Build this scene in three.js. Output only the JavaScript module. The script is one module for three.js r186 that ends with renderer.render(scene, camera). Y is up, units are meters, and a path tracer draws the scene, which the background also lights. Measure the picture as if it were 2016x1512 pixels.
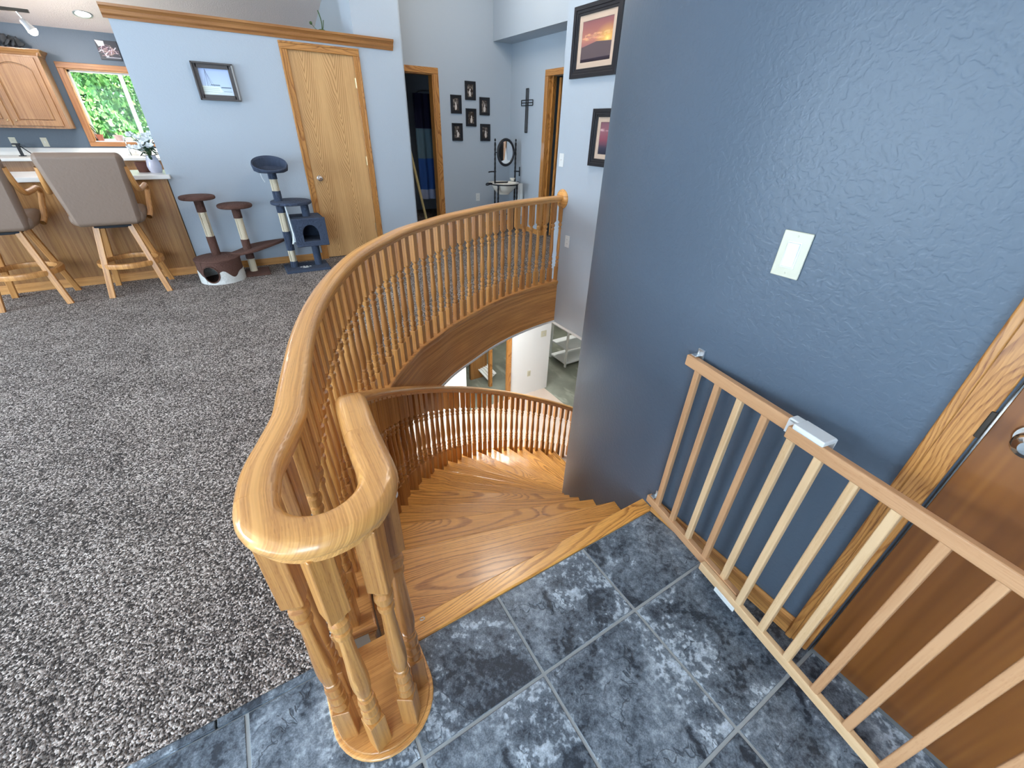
import * as THREE from 'three';
import { RoundedBoxGeometry } from 'three/addons/geometries/RoundedBoxGeometry.js';
import { mergeGeometries, toCreasedNormals } from 'three/addons/utils/BufferGeometryUtils.js';
import { RectAreaLightUniformsLib } from 'three/addons/lights/RectAreaLightUniformsLib.js';

/* ------------------------------------------------------------------ camera, sky, sun, large lights, exposure */
const scene = new THREE.Scene();
const D = Math.PI / 180;
const camera = new THREE.PerspectiveCamera(2 * Math.atan(756 / 809.494) / D, 2016 / 1512, 0.05, 120);
camera.rotation.order = 'YXZ';
camera.rotation.set(-31.797 * D, -32.393 * D, 1.83 * D);
camera.position.set(0, 1.43, 0);
const renderer = new THREE.WebGLRenderer({ antialias: true });
renderer.toneMapping = THREE.LinearToneMapping;
renderer.toneMappingExposure = 1.0;
renderer.shadowMap.enabled = true;
scene.background = new THREE.Color().setRGB(0.62, 0.8, 1.0);
scene.backgroundIntensity = 9;
const sun = new THREE.DirectionalLight(0xfff0dc, 17);
sun.position.set(6, 14, -3); sun.target.position.set(0, 0, -9);
sun.castShadow = true; sun.shadow.mapSize.set(2048, 2048);
Object.assign(sun.shadow.camera, { left: -14, right: 14, top: 14, bottom: -14, near: 0.5, far: 50 });
scene.add(sun, sun.target);
RectAreaLightUniformsLib.init();
function areaLight(name, color, intensity, w, h, pos, look) {
  const l = new THREE.RectAreaLight(color, intensity, w, h);
  l.name = name; l.position.set(...pos); l.lookAt(...look); scene.add(l); return l;
}
const SKYBLUE = new THREE.Color().setRGB(0.60, 0.81, 1.0), CLOUD = new THREE.Color().setRGB(0.74, 0.88, 1.0);
// daylight in the living-room windows (left wall) and the entry window behind the camera
areaLight('daylight_living_window', CLOUD, 15, 3.0, 1.7, [-5.44, 1.45, -2.9], [0, 1.45, -2.9]);
areaLight('daylight_front_window', SKYBLUE, 7, 2.2, 1.6, [-2.2, 1.5, 2.54], [-2.2, 1.5, -2]);

/* ------------------------------------------------------------------ random, noise */
let seedN = 12345;
function rnd() { seedN = (seedN * 1664525 + 1013904223) >>> 0; return seedN / 4294967296; }
function hash2(x, y, s) { let h = (x * 374761393 + y * 668265263 + s * 1274126177) | 0; h = Math.imul(h ^ (h >>> 13), 1274126177); h ^= h >>> 16; return (h >>> 0) / 4294967296; }
function vnoise(x, y, p, q, s) { // periodic value noise, periods p, q
  const xi = Math.floor(x), yi = Math.floor(y), fx = x - xi, fy = y - yi;
  const a = ((xi % p) + p) % p, b = (a + 1) % p, c = ((yi % q) + q) % q, d = (c + 1) % q;
  const u = fx * fx * (3 - 2 * fx), v = fy * fy * (3 - 2 * fy);
  return (hash2(a, c, s) * (1 - u) + hash2(b, c, s) * u) * (1 - v) + (hash2(a, d, s) * (1 - u) + hash2(b, d, s) * u) * v;
}
function fbm(x, y, p, q, s, o = 4) { let t = 0, a = 0.5, n = 0; for (let i = 0; i < o; i++) { t += a * vnoise(x, y, p, q, s + i); n += a; a *= 0.5; x *= 2; y *= 2; p *= 2; q *= 2; } return t / n; }
const clamp = (x, a = 0, b = 1) => Math.min(b, Math.max(a, x));
const smooth = (a, b, x) => { const t = clamp((x - a) / (b - a)); return t * t * (3 - 2 * t); };
const lerp = (a, b, t) => a + (b - a) * t;

/* ------------------------------------------------------------------ textures */
function tex(w, h, fn, srgb, sizeU, sizeV, mirror) {
  const d = new Uint8Array(w * h * 4), c = [0, 0, 0];
  for (let j = 0; j < h; j++) for (let i = 0; i < w; i++) { fn(i / w, j / h, c); const k = (j * w + i) * 4; d[k] = clamp(c[0], 0, 255); d[k + 1] = clamp(c[1], 0, 255); d[k + 2] = clamp(c[2], 0, 255); d[k + 3] = 255; }
  const t = new THREE.DataTexture(d, w, h); t.magFilter = t.minFilter = THREE.LinearFilter;
  t.wrapS = t.wrapT = mirror ? THREE.MirroredRepeatWrapping : THREE.RepeatWrapping;
  t.repeat.set(1 / sizeU, 1 / sizeV); if (srgb) t.colorSpace = THREE.SRGBColorSpace; t.needsUpdate = true; return t;
}
// oak: u runs along the grain
function oakPair(seed, sizeU, sizeV, light, dark, strength, rings, v0) {
  const W = 1024, H = 512;
  const grain = (u, v) => {
    const wob = (fbm(u * 3, v * 2, 3, 2, seed, 3) - 0.5) * 0.5 + (fbm(u * 9, v * 5, 9, 5, seed + 5, 3) - 0.5) * 0.10 + (fbm(u * 40, v * 60, 40, 60, seed + 6, 2) - 0.5) * 0.018;
    const dv = (v - v0) + wob * 0.22, dz = 0.08 + 0.7 * u + wob * 0.55;
    const r0 = Math.sqrt(dv * dv * 1.3 + dz * dz * 0.42), r = (r0 + 0.05 * Math.sin(r0 * 23)) * rings;
    const f = r - Math.floor(r);
    const wid = 0.35 + 0.35 * vnoise(Math.floor(r) * 0.37, 3.1, 64, 8, seed + 21), ring = smooth(1 - wid, 0.95, f) * (1 - smooth(0.955, 1.0, f));
    const pore = smooth(0.60, 0.80, vnoise(u * 46, v * 300, 46, 300, seed + 9)) * (0.35 + 0.65 * ring);
    const fine = vnoise(u * 14, v * 170, 14, 170, seed + 11);
    const tone = fbm(u * 2, v * 5, 2, 5, seed + 13, 3);
    return clamp(ring * 0.46 + pore * 0.34 + (fine - 0.5) * 0.36 + (tone - 0.5) * 0.3 + 0.06);
  };
  const arr = new Float32Array(W * H);
  for (let j = 0; j < H; j++) for (let i = 0; i < W; i++) arr[j * W + i] = grain(i / W, j / H);
  const g = (u, v) => arr[Math.min(H - 1, v * H | 0) * W + Math.min(W - 1, u * W | 0)];
  const col = tex(W, H, (u, v, c) => { const t = g(u, v) * strength; for (let k = 0; k < 3; k++) c[k] = lerp(light[k], dark[k], t); }, true, sizeU, sizeV, true);
  const bmp = tex(W, H, (u, v, c) => { const t = 255 - g(u, v) * 200; c[0] = c[1] = c[2] = t; }, false, sizeU, sizeV, true);
  return [col, bmp];
}
const OAK1 = oakPair(3, 1.15, 0.34, [226, 176, 106], [138, 86, 36], 0.95, 22, 0.45);
const OAK2 = oakPair(31, 1.5, 0.26, [222, 170, 106], [158, 104, 52], 0.8, 12, 0.2);
const OAK3 = oakPair(77, 0.9, 0.16, [214, 168, 118], [168, 122, 76], 0.75, 6, 0.9);

// straight-grained oak: fine streaks and short pores
function oakStraight(seed, sizeU, sizeV, light, dark, strength) {
  const W = 1024, H = 512, arr = new Float32Array(W * H);
  for (let j = 0; j < H; j++) for (let i = 0; i < W; i++) {
    const u = i / W, v = j / H, w = (fbm(u * 3, v * 3, 3, 3, seed, 3) - 0.5) * 0.05, vv = v + w;
    const band = vnoise(u * 2, vv * 26, 2, 26, seed + 1), fine = vnoise(u * 7, vv * 110, 7, 110, seed + 2), pore = smooth(0.66, 0.86, vnoise(u * 60, vv * 210, 60, 210, seed + 3)), tone = fbm(u * 2, v * 3, 2, 3, seed + 4, 3);
    arr[j * W + i] = clamp(0.18 + (band - 0.5) * 0.45 + (fine - 0.5) * 0.38 + pore * 0.34 * band + (tone - 0.5) * 0.5);
  }
  const g = (u, v) => arr[Math.min(H - 1, v * H | 0) * W + Math.min(W - 1, u * W | 0)];
  return [tex(W, H, (u, v, c) => { const t = g(u, v) * strength; for (let k = 0; k < 3; k++) c[k] = lerp(light[k], dark[k], t); }, true, sizeU, sizeV, true), tex(W, H, (u, v, c) => { c[0] = c[1] = c[2] = 255 - g(u, v) * 220; }, false, sizeU, sizeV, true)];
}
const BEECH = oakStraight(511, 0.7, 0.3, [226, 196, 158], [196, 158, 116], 0.8);
const OAK4 = oakStraight(401, 0.9, 0.22, [224, 176, 112], [150, 98, 48], 1.0);
const peel = tex(512, 512, (u, v, c) => { const w = fbm(u * 20, v * 20, 20, 20, 6, 2) * 1.6, n = fbm(u * 52 + w, v * 52 - w, 52, 52, 5, 3); c[0] = c[1] = c[2] = 255 * smooth(0.38, 0.66, n); }, false, 0.52, 0.52);
const carpetCol = (() => {
  const W = 1024, N = 230; // tufts per side over 1.2 m
  const px = new Float32Array(N * N), py = new Float32Array(N * N), pt = new Float32Array(N * N);
  for (let i = 0; i < N * N; i++) { px[i] = hash2(i, 1, 3); py[i] = hash2(i, 2, 3); pt[i] = hash2(i, 3, 3); }
  const cell = (u, v) => {
    const x = u * N, y = v * N, xi = Math.floor(x), yi = Math.floor(y); let b = 9, bi = 0;
    for (let dy = -1; dy < 2; dy++) for (let dx = -1; dx < 2; dx++) {
      const k = ((yi + dy + N) % N) * N + ((xi + dx + N) % N); const a = pt[k] * 6.28 * 3;
      let ex = xi + dx + px[k] - x, ey = yi + dy + py[k] - y; const p = ex * Math.cos(a) + ey * Math.sin(a), q = -ex * Math.sin(a) + ey * Math.cos(a);
      const d = p * p * 0.6 + q * q * 1.3; if (d < b) { b = d; bi = k; }
    }
    return [Math.sqrt(b), bi];
  };
  const hgt = new Uint8Array(W * W);
  const col = tex(W, W, (u, v, c) => {
    const [d, k] = cell(u, v), r = hash2(k, 7, 9), f = (fbm(u * 7, v * 7, 7, 7, 21, 3) - 0.5) * 0.25;
    const t = clamp(r + f); let R, G, B;
    if (t < 0.3) { R = 54; G = 48; B = 44; } else if (t < 0.57) { R = 108; G = 99; B = 92; } else if (t < 0.82) { R = 156; G = 146; B = 138; } else { R = 210; G = 200; B = 191; }
    const n = 0.85 + 0.3 * vnoise(u * 400, v * 400, 400, 400, 4); c[0] = R * n; c[1] = G * n; c[2] = B * n;
    hgt[Math.round(v * W) * W + Math.round(u * W)] = 255 * clamp(1.05 - d * 1.25);
  }, true, 1.2, 1.2);
  const bmp = tex(W, W, (u, v, c) => { c[0] = c[1] = c[2] = hgt[Math.round(v * W) * W + Math.round(u * W)]; }, false, 1.2, 1.2);
  return [col, bmp];
})();
const slate = (() => {
  const W = 1024, S = 0.8, hg = new Float32Array(W * W);
  const col = tex(W, W, (u, v, c) => {
    const w1 = fbm(u * 3, v * 3, 3, 3, 40, 5), w2 = fbm(u * 3, v * 3, 3, 3, 50, 5);
    const wx = u * 4 + w1 * 2.6, wy = v * 4 + w2 * 2.6;
    const big = fbm(wx, wy, 4, 4, 60, 7), mid = fbm(u * 11 + w1 * 5, v * 11 + w2 * 5, 11, 11, 70, 6), f2 = fbm(u * 70, v * 70, 70, 70, 84, 3), fine = vnoise(u * 330, v * 330, 330, 330, 80);
    const e = big * 0.5 + mid * 0.5, cloud = smooth(0.36, 0.66, e);
    const chip = smooth(0.0, 0.05, mid * 0.6 + f2 * 0.42 - 0.60) * smooth(0.42, 0.6, w1 + (w2 - 0.5) * 0.5);      // chalky flecks with ragged edges
    const dark = smooth(0.0, 0.04, 0.44 - (mid * 0.55 + big * 0.3 + f2 * 0.16)) * 0.7;                            // ragged dark hollows
    const crack = (k, t, w) => 1 - smooth(0.0, w, Math.abs(fbm(wx * 0.9 + k, wy * 0.9 - k, 4, 4, 90 + k, 6) - t));
    const dk = clamp(crack(3, 0.5, 0.009) * smooth(0.4, 0.5, mid) + crack(7, 0.46, 0.008) * smooth(0.48, 0.56, big));
    const t = clamp(0.24 + cloud * 0.26 + chip * (0.08 + 0.28 * f2) - dark * 0.18 + (mid - 0.5) * 0.3 + (f2 - 0.5) * 0.5 + (fine - 0.5) * 0.26) * (1 - dk * 0.6);
    c[0] = lerp(38, 196, t); c[1] = lerp(48, 210, t); c[2] = lerp(58, 220, t);
    hg[Math.round(v * W) * W + Math.round(u * W)] = clamp(0.55 + (big - 0.5) * 1.0 + chip * 0.12 - dark * 0.25 + (f2 - 0.5) * 0.3 - dk * 0.5);
  }, true, S, S);
  const bmp = tex(W, W, (u, v, c) => { c[0] = c[1] = c[2] = 255 * hg[Math.round(v * W) * W + Math.round(u * W)]; }, false, S, S);
  return [col, bmp];
})();
// rotary-cut door veneer with two cathedral columns, mapped once over a slab (v up, u across)
const veneer = tex(512, 1024, (u, v, c) => {
  const wob = (fbm(u * 3, v * 6, 3, 6, 130, 3) - 0.5);
  let best = 0;
  for (const c0 of [0.2, 0.66]) {
    const dx = Math.abs(u - c0 + wob * 0.07 + (1 - v) * -0.02) / 0.17;
    const r = (v * 27 - Math.pow(dx, 1.1) * 5.2 + wob * 3.2); const f = r - Math.floor(r);
    best = Math.max(best, smooth(0.45, 0.9, f) * (1 - smooth(0.9, 1, f)) * (1 - smooth(0.55, 1.15, dx)));
  }
  const st = vnoise(u * 150, v * 5, 150, 5, 140) * 0.6 + vnoise(u * 300, v * 40, 300, 40, 141) * 0.4;
  const t = clamp(best * 0.62 + (st - 0.5) * 0.42 + (fbm(u * 4, v * 2, 4, 2, 150, 3) - 0.5) * 0.3 + 0.16);
  c[0] = lerp(222, 158, t); c[1] = lerp(176, 112, t); c[2] = lerp(118, 62, t);
}, true, 1, 1);
const birch = tex(512, 1024, (u, v, c) => { const s = vnoise(u * 90, v * 4, 90, 4, 160) * 0.5 + fbm(u * 14, v * 2, 14, 2, 165, 4) * 0.5, t = clamp(0.2 + (s - 0.4) * 1.0); c[0] = lerp(196, 140, t); c[1] = lerp(132, 82, t); c[2] = lerp(62, 30, t); }, true, 1, 1);
const plush = tex(256, 256, (u, v, c) => { const n = fbm(u * 18, v * 18, 18, 18, 170, 4); c[0] = c[1] = c[2] = 255 * n; }, false, 0.25, 0.25);
const sisal = tex(64, 256, (u, v, c) => { const s = 0.5 + 0.5 * Math.sin(v * 6.283 * 16 + u * 0.4), n = vnoise(u * 8, v * 60, 8, 60, 180); c[0] = c[1] = c[2] = 255 * clamp(s * 0.8 + n * 0.3); }, false, 0.1, 0.11);
const stone = tex(512, 512, (u, v, c) => { const n = fbm(u * 5, v * 5, 5, 5, 190, 5), m = smooth(0.55, 0.72, fbm(u * 9, v * 3, 9, 3, 195, 4)); c[0] = lerp(86, 178, n * 0.6 + m * 0.35); c[1] = lerp(88, 182, n * 0.6 + m * 0.35); c[2] = lerp(78, 165, n * 0.6 + m * 0.35); }, true, 1.6, 1.6);

/* ------------------------------------------------------------------ materials */
const lin = (r, g, b) => new THREE.Color().setRGB(r, g, b);
const std = (o) => new THREE.MeshStandardMaterial(o), phy = (o) => new THREE.MeshPhysicalMaterial(o);
function wood(pair, tint, rough, coat, bump = 0.0004) { return phy({ map: pair[0], bumpMap: pair[1], bumpScale: bump, color: tint, roughness: rough, clearcoat: coat, clearcoatRoughness: 0.16 }); }
const M = {
  rail: wood(OAK4, lin(1.18, 1.06, 0.84), 0.36, 0.6),
  tread: wood(OAK1, lin(1.2, 1.02, 0.68), 0.32, 0.75, 0.0006),
  riser: wood(OAK2, lin(0.92, 0.78, 0.55), 0.4, 0.4),
  baluster: [wood(OAK4, lin(0.88, 0.73, 0.53), 0.4, 0.5), wood(OAK4, lin(0.76, 0.59, 0.42), 0.4, 0.5), wood(OAK4, lin(0.98, 0.84, 0.60), 0.4, 0.5)],
  fascia: wood(OAK4, lin(0.98, 0.80, 0.62), 0.5, 0.25),
  crown: wood(OAK4, lin(0.62, 0.49, 0.40), 0.45, 0.2), kitchenTrim: wood(OAK4, lin(0.6, 0.46, 0.36), 0.45, 0.2),
  trim: wood(OAK2, lin(0.92, 0.80, 0.64), 0.42, 0.3),
  casing: wood(OAK1, lin(0.74, 0.60, 0.46), 0.42, 0.3),
  cabinet: wood(OAK4, lin(0.52, 0.46, 0.44), 0.45, 0.25),
  barPanel: wood(OAK4, lin(0.50, 0.43, 0.34), 0.5, 0.2),
  stool: wood(OAK4, lin(0.92, 0.80, 0.68), 0.45, 0.3),
  beech: wood(BEECH, lin(1.0, 0.93, 0.82), 0.5, 0.1), beechRed: wood(BEECH, lin(0.80, 0.61, 0.48), 0.5, 0.1),
  doorVeneer: phy({ map: veneer, roughness: 0.45, clearcoat: 0.25, clearcoatRoughness: 0.25 }),
  doorBirch: phy({ map: birch, color: lin(0.5, 0.43, 0.34), roughness: 0.4, clearcoat: 0.3, clearcoatRoughness: 0.3 }),
  paintBlue: std({ color: lin(0.43, 0.49, 0.545), roughness: 0.72, bumpMap: peel, bumpScale: 0.0002 }),
  paintSlate: std({ color: lin(0.082, 0.113, 0.15), roughness: 0.42, bumpMap: peel, bumpScale: 0.0003 }),
  paintWhite: std({ color: lin(0.82, 0.84, 0.84), roughness: 0.7 }),
  ceiling: std({ color: lin(0.80, 0.70, 0.66), roughness: 0.9, bumpMap: peel, bumpScale: 0.001 }),
  carpet: std({ map: carpetCol[0], bumpMap: carpetCol[1], bumpScale: 0.006, roughness: 1 }),
  tile: phy({ map: slate[0], bumpMap: slate[1], bumpScale: 0.0016, roughness: 0.4 }),
  grout: std({ color: lin(0.34, 0.37, 0.37), roughness: 0.95, bumpMap: plush, bumpScale: 0.001 }),
  chrome: std({ color: lin(0.8, 0.78, 0.74), metalness: 1, roughness: 0.16 }),
  brass: std({ color: lin(0.78, 0.62, 0.38), metalness: 1, roughness: 0.3 }),
  bronze: std({ color: lin(0.05, 0.04, 0.03), metalness: 0.6, roughness: 0.4 }),
  zinc: std({ color: lin(0.75, 0.8, 0.82), metalness: 0.9, roughness: 0.3 }),
  iron: std({ color: lin(0.015, 0.016, 0.02), metalness: 0.4, roughness: 0.5 }),
  almond: std({ color: lin(0.60, 0.58, 0.45), roughness: 0.35 }),
  whitePlastic: std({ color: lin(0.74, 0.76, 0.74), roughness: 0.35 }),
  frameBlack: std({ color: lin(0.012, 0.013, 0.017), roughness: 0.35 }),
  matBoard: std({ color: lin(0.56, 0.43, 0.33), roughness: 0.9 }),
  leather: std({ color: lin(0.235, 0.165, 0.12), roughness: 0.5, bumpMap: plush, bumpScale: 0.0008 }),
  plushBrown: std({ color: lin(0.105, 0.05, 0.036), roughness: 1, bumpMap: plush, bumpScale: 0.006 }),
  plushNavy: std({ color: lin(0.045, 0.062, 0.10), roughness: 1, bumpMap: plush, bumpScale: 0.006 }),
  plushWhite: std({ color: lin(0.66, 0.66, 0.62), roughness: 1, bumpMap: plush, bumpScale: 0.006 }),
  sisal: std({ color: lin(0.74, 0.64, 0.46), roughness: 0.95, bumpMap: sisal, bumpScale: 0.003 }),
  laminate: std({ color: lin(0.78, 0.77, 0.73), roughness: 0.3 }),
  ceramic: phy({ color: lin(0.80, 0.76, 0.66), roughness: 0.2, clearcoat: 0.5 }),
  terracotta: std({ color: lin(0.42, 0.14, 0.08), roughness: 0.8 }),
  basket: std({ color: lin(0.16, 0.06, 0.04), roughness: 0.9, bumpMap: sisal, bumpScale: 0.004 }),
  leafDark: std({ color: lin(0.02, 0.06, 0.03), roughness: 0.6, side: THREE.DoubleSide }),
  petal: std({ color: lin(0.8, 0.84, 0.84), roughness: 0.7, side: THREE.DoubleSide }),
  stem: std({ color: lin(0.05, 0.10, 0.03), roughness: 0.7 }),
  vase: phy({ color: lin(0.62, 0.60, 0.68), roughness: 0.25, clearcoat: 0.4 }),
  glass: phy({ color: 0xffffff, specularIntensity: 0.15, transmission: 1, roughness: 0, thickness: 0, ior: 1.45 }),
  mirror: std({ color: lin(0.8, 0.8, 0.8), metalness: 1, roughness: 0.04 }),
  bamboo: std({ color: lin(0.50, 0.40, 0.18), roughness: 0.5 }),
  concrete: std({ map: stone, roughness: 0.55 }),
  basementCarpet: std({ color: lin(0.62, 0.50, 0.42), roughness: 1 }),
  basementGrey: std({ color: lin(0.30, 0.32, 0.30), roughness: 0.9 }),
  weathered: std({ color: lin(0.10, 0.092, 0.09), roughness: 0.9, bumpMap: OAK4[1], bumpScale: 0.002 }),
  weatheredPale: std({ color: lin(0.34, 0.34, 0.33), roughness: 0.9, bumpMap: OAK4[1], bumpScale: 0.002 }),
  shade: std({ color: lin(0.05, 0.055, 0.06), roughness: 0.9 }),
};
const glow = (r, g, b, k) => std({ color: 0x000000, emissive: lin(r, g, b), emissiveIntensity: k, roughness: 1 });

/* ------------------------------------------------------------------ geometry helpers */
const V3 = (x, y, z) => new THREE.Vector3(x, y, z);
function raw(g) { g = g.index ? g.toNonIndexed() : g; for (const k of Object.keys(g.attributes)) if (!['position', 'normal', 'uv'].includes(k)) g.deleteAttribute(k); if (!g.attributes.normal) g.computeVertexNormals(); g.clearGroups(); return g; }
// uv in metres, u along the given grain axis
function grain(g, axis = 'y', ou = rnd() * 3, ov = rnd() * 3) {
  g = raw(g); const p = g.attributes.position, n = g.attributes.normal, uv = new Float32Array(p.count * 2), A = 'xyz'.indexOf(axis);
  const o1 = (A + 1) % 3, o2 = (A + 2) % 3;
  for (let i = 0; i < p.count; i++) {
    const P = [p.getX(i), p.getY(i), p.getZ(i)], N = [Math.abs(n.getX(i)), Math.abs(n.getY(i)), Math.abs(n.getZ(i))];
    let u, v;
    if (N[A] > 0.8) { u = P[o1] * 0.3; v = P[o2]; } else { u = P[A]; v = N[o1] > N[o2] ? P[o2] : P[o1]; }
    uv[i * 2] = u + ou; uv[i * 2 + 1] = v + ov;
  }
  g.setAttribute('uv', new THREE.BufferAttribute(uv, 2)); return g;
}
function dirUV(g, du, dv) { g = raw(g); const p = g.attributes.position, uv = new Float32Array(p.count * 2), ou = rnd() * 3, ov = rnd() * 3; for (let i = 0; i < p.count; i++) { const P = V3(p.getX(i), p.getY(i), p.getZ(i)); uv[i * 2] = P.dot(du) + ou; uv[i * 2 + 1] = P.dot(dv) + P.y + ov; } g.setAttribute('uv', new THREE.BufferAttribute(uv, 2)); return g; }
// box given by its two corners, r = edge rounding
function bx(x0, y0, z0, x1, y1, z1, axis = 'y', r = 0, same) {
  const w = Math.abs(x1 - x0), h = Math.abs(y1 - y0), d = Math.abs(z1 - z0);
  const g = r > 0 ? new RoundedBoxGeometry(w, h, d, 2, Math.min(r, w / 2.01, h / 2.01, d / 2.01)) : new THREE.BoxGeometry(w, h, d);
  g.translate((x0 + x1) / 2, (y0 + y1) / 2, (z0 + z1) / 2);
  return same ? grain(g, axis, 0, 0) : grain(g, axis);
}
const cyl = (r0, r1, h, x, y, z, seg = 20, axis = 'y') => { const g = new THREE.CylinderGeometry(r1, r0, h, seg); g.translate(x, y + h / 2, z); return grain(g, axis); };
function lathe(pts, seg = 20, crease = 0.7) { const g = new THREE.LatheGeometry(pts.map(([r, y]) => new THREE.Vector2(Math.max(r, 1e-4), y)), seg); return grain(toCreasedNormals(raw(g), crease), 'y'); }
const tube = (pts, r, seg = 24, rs = 8, closed = false) => grain(new THREE.TubeGeometry(new THREE.CatmullRomCurve3(pts, closed), seg, r, rs, closed), 'y');
function bar(a, b, w, d, axis = 'y', roll = 0) { // straight square bar between two points
  const L = a.distanceTo(b), g = grain(new RoundedBoxGeometry(w, L, d, 2, Math.min(w, d) * 0.18), 'y');
  const q = new THREE.Quaternion().setFromUnitVectors(V3(0, 1, 0), b.clone().sub(a).normalize());
  if (roll) g.rotateY(roll);
  g.applyQuaternion(q); g.translate((a.x + b.x) / 2, (a.y + b.y) / 2, (a.z + b.z) / 2); return g;
}
function rod(a, b, r, seg = 10) { const L = a.distanceTo(b), g = grain(new THREE.CylinderGeometry(r, r, L, seg), 'y'); g.applyQuaternion(new THREE.Quaternion().setFromUnitVectors(V3(0, 1, 0), b.clone().sub(a).normalize())); g.translate((a.x + b.x) / 2, (a.y + b.y) / 2, (a.z + b.z) / 2); return g; }
function ball(r, x, y, z, sx = 1, sy = 1, sz = 1, seg = 16) { const g = new THREE.SphereGeometry(r, seg, Math.max(8, seg * 0.7 | 0)); g.scale(sx, sy, sz); g.translate(x, y, z); return grain(g, 'y'); }
// sweep of a closed profile [[across, up], ...] along points; plumb keeps the profile upright
function sweep(pts, prof, plumb = true, crease = 0.75, ou = rnd() * 2, ov = rnd()) {
  const n = pts.length, m = prof.length, pos = [], uv = [], idx = []; let s = 0; const per = [0];
  for (let j = 1; j <= m; j++) per.push(per[j - 1] + Math.hypot(prof[j % m][0] - prof[j - 1][0], prof[j % m][1] - prof[j - 1][1]));
  const ends = [];
  for (let i = 0; i < n; i++) {
    const T = pts[Math.min(n - 1, i + 1)].clone().sub(pts[Math.max(0, i - 1)]).normalize();
    const Rr = V3(-T.z, 0, T.x).normalize(), U = plumb ? V3(0, 1, 0) : Rr.clone().cross(T).normalize();
    if (U.y < 0) U.negate();
    if (i) s += pts[i].distanceTo(pts[i - 1]);
    const ring = [];
    for (let j = 0; j <= m; j++) { const [a, b] = prof[j % m]; const P = pts[i].clone().addScaledVector(Rr, a).addScaledVector(U, b); pos.push(P.x, P.y, P.z); uv.push(s + ou, per[j] + ov); if (j < m) ring.push(P); }
    if (i === 0 || i === n - 1) ends.push(ring);
  }
  for (let i = 0; i < n - 1; i++) for (let j = 0; j < m; j++) { const a = i * (m + 1) + j, b = a + 1, c = a + m + 1, d = c + 1; idx.push(a, b, c, b, d, c); }
  let g = new THREE.BufferGeometry(); g.setAttribute('position', new THREE.Float32BufferAttribute(pos, 3)); g.setAttribute('uv', new THREE.Float32BufferAttribute(uv, 2)); g.setIndex(idx); g.computeVertexNormals();
  g = toCreasedNormals(g, crease); g = raw(g);
  const tri = THREE.ShapeUtils.triangulateShape(prof.map(([a, b]) => new THREE.Vector2(a, b)), []);
  const capP = [], capU = [];
  ends.forEach((ring, e) => tri.forEach((t) => { const o = e ? [t[0], t[1], t[2]] : [t[2], t[1], t[0]]; o.forEach((k) => { capP.push(ring[k].x, ring[k].y, ring[k].z); capU.push(prof[k][0], prof[k][1]); }); }));
  const cg = new THREE.BufferGeometry(); cg.setAttribute('position', new THREE.Float32BufferAttribute(capP, 3)); cg.setAttribute('uv', new THREE.Float32BufferAttribute(capU, 2)); cg.computeVertexNormals();
  return mergeGeometries([g, raw(cg)]);
}
// flat polygon [[x, z], ...] given thickness, top at y
function slab(poly, y, t, bevel = 0, axis = 'x', holes = []) {
  const mk = (p) => p.map(([x, z]) => new THREE.Vector2(x, -z)); const sh = new THREE.Shape(mk(poly)); holes.forEach((h) => sh.holes.push(new THREE.Path(mk(h))));
  const g = new THREE.ExtrudeGeometry(sh, { depth: t - 2 * bevel, bevelEnabled: bevel > 0, bevelSize: bevel, bevelOffset: -bevel, bevelThickness: bevel, bevelSegments: 3, curveSegments: 8 });
  g.rotateX(-Math.PI / 2); g.translate(0, y - t + bevel, 0); return grain(g, axis, 0, 0);
}
// upright panel cut from a shape in the x-y plane
function panel(shape, t, bevel, axis = 'y', seg = 16) { const g = new THREE.ExtrudeGeometry(shape, { depth: t - 2 * bevel, bevelEnabled: bevel > 0, bevelSize: bevel, bevelOffset: -bevel, bevelThickness: bevel, bevelSegments: 2, curveSegments: seg }); return grain(g, axis); }

/* ------------------------------------------------------------------ scene-graph helpers */
const taken = {};
function numbered(n) { const k = taken[n] = (taken[n] ?? -1) + 1; return k ? `${n}_${String(k).padStart(3, '0')}` : n; }
function obj(name, geos, mat, parent = scene) {
  const list = [geos].flat(); const g = list.length > 1 ? mergeGeometries(list.map(raw)) : list[0];
  const m = new THREE.Mesh(g, mat); m.name = parent === scene ? numbered(name) : name; m.castShadow = m.receiveShadow = true; parent.add(m); return m;
}
function tag(o, label, category, group) { o.userData.label = label; o.userData.category = category; if (group) o.userData.group = group; return o; }
function thing(name, label, category, pos = [0, 0, 0], turn = 0, group) { const o = new THREE.Group(); o.name = numbered(name); scene.add(o); o.position.set(...pos); o.rotation.y = turn; return tag(o, label, category, group); }
function struct(name, geos, mat, label, category = 'structure') { const m = obj(name, geos, mat); m.userData.kind = 'structure'; tag(m, label, category); return m; }
function structGroup(name, label, category, pos = [0, 0, 0]) { const o = new THREE.Group(); o.name = name; scene.add(o); o.position.set(...pos); o.userData.kind = 'structure'; return tag(o, label, category); }
function sub(name, geos, mat, parent) { const m = obj(name, geos, mat, parent); return m; }

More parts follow.
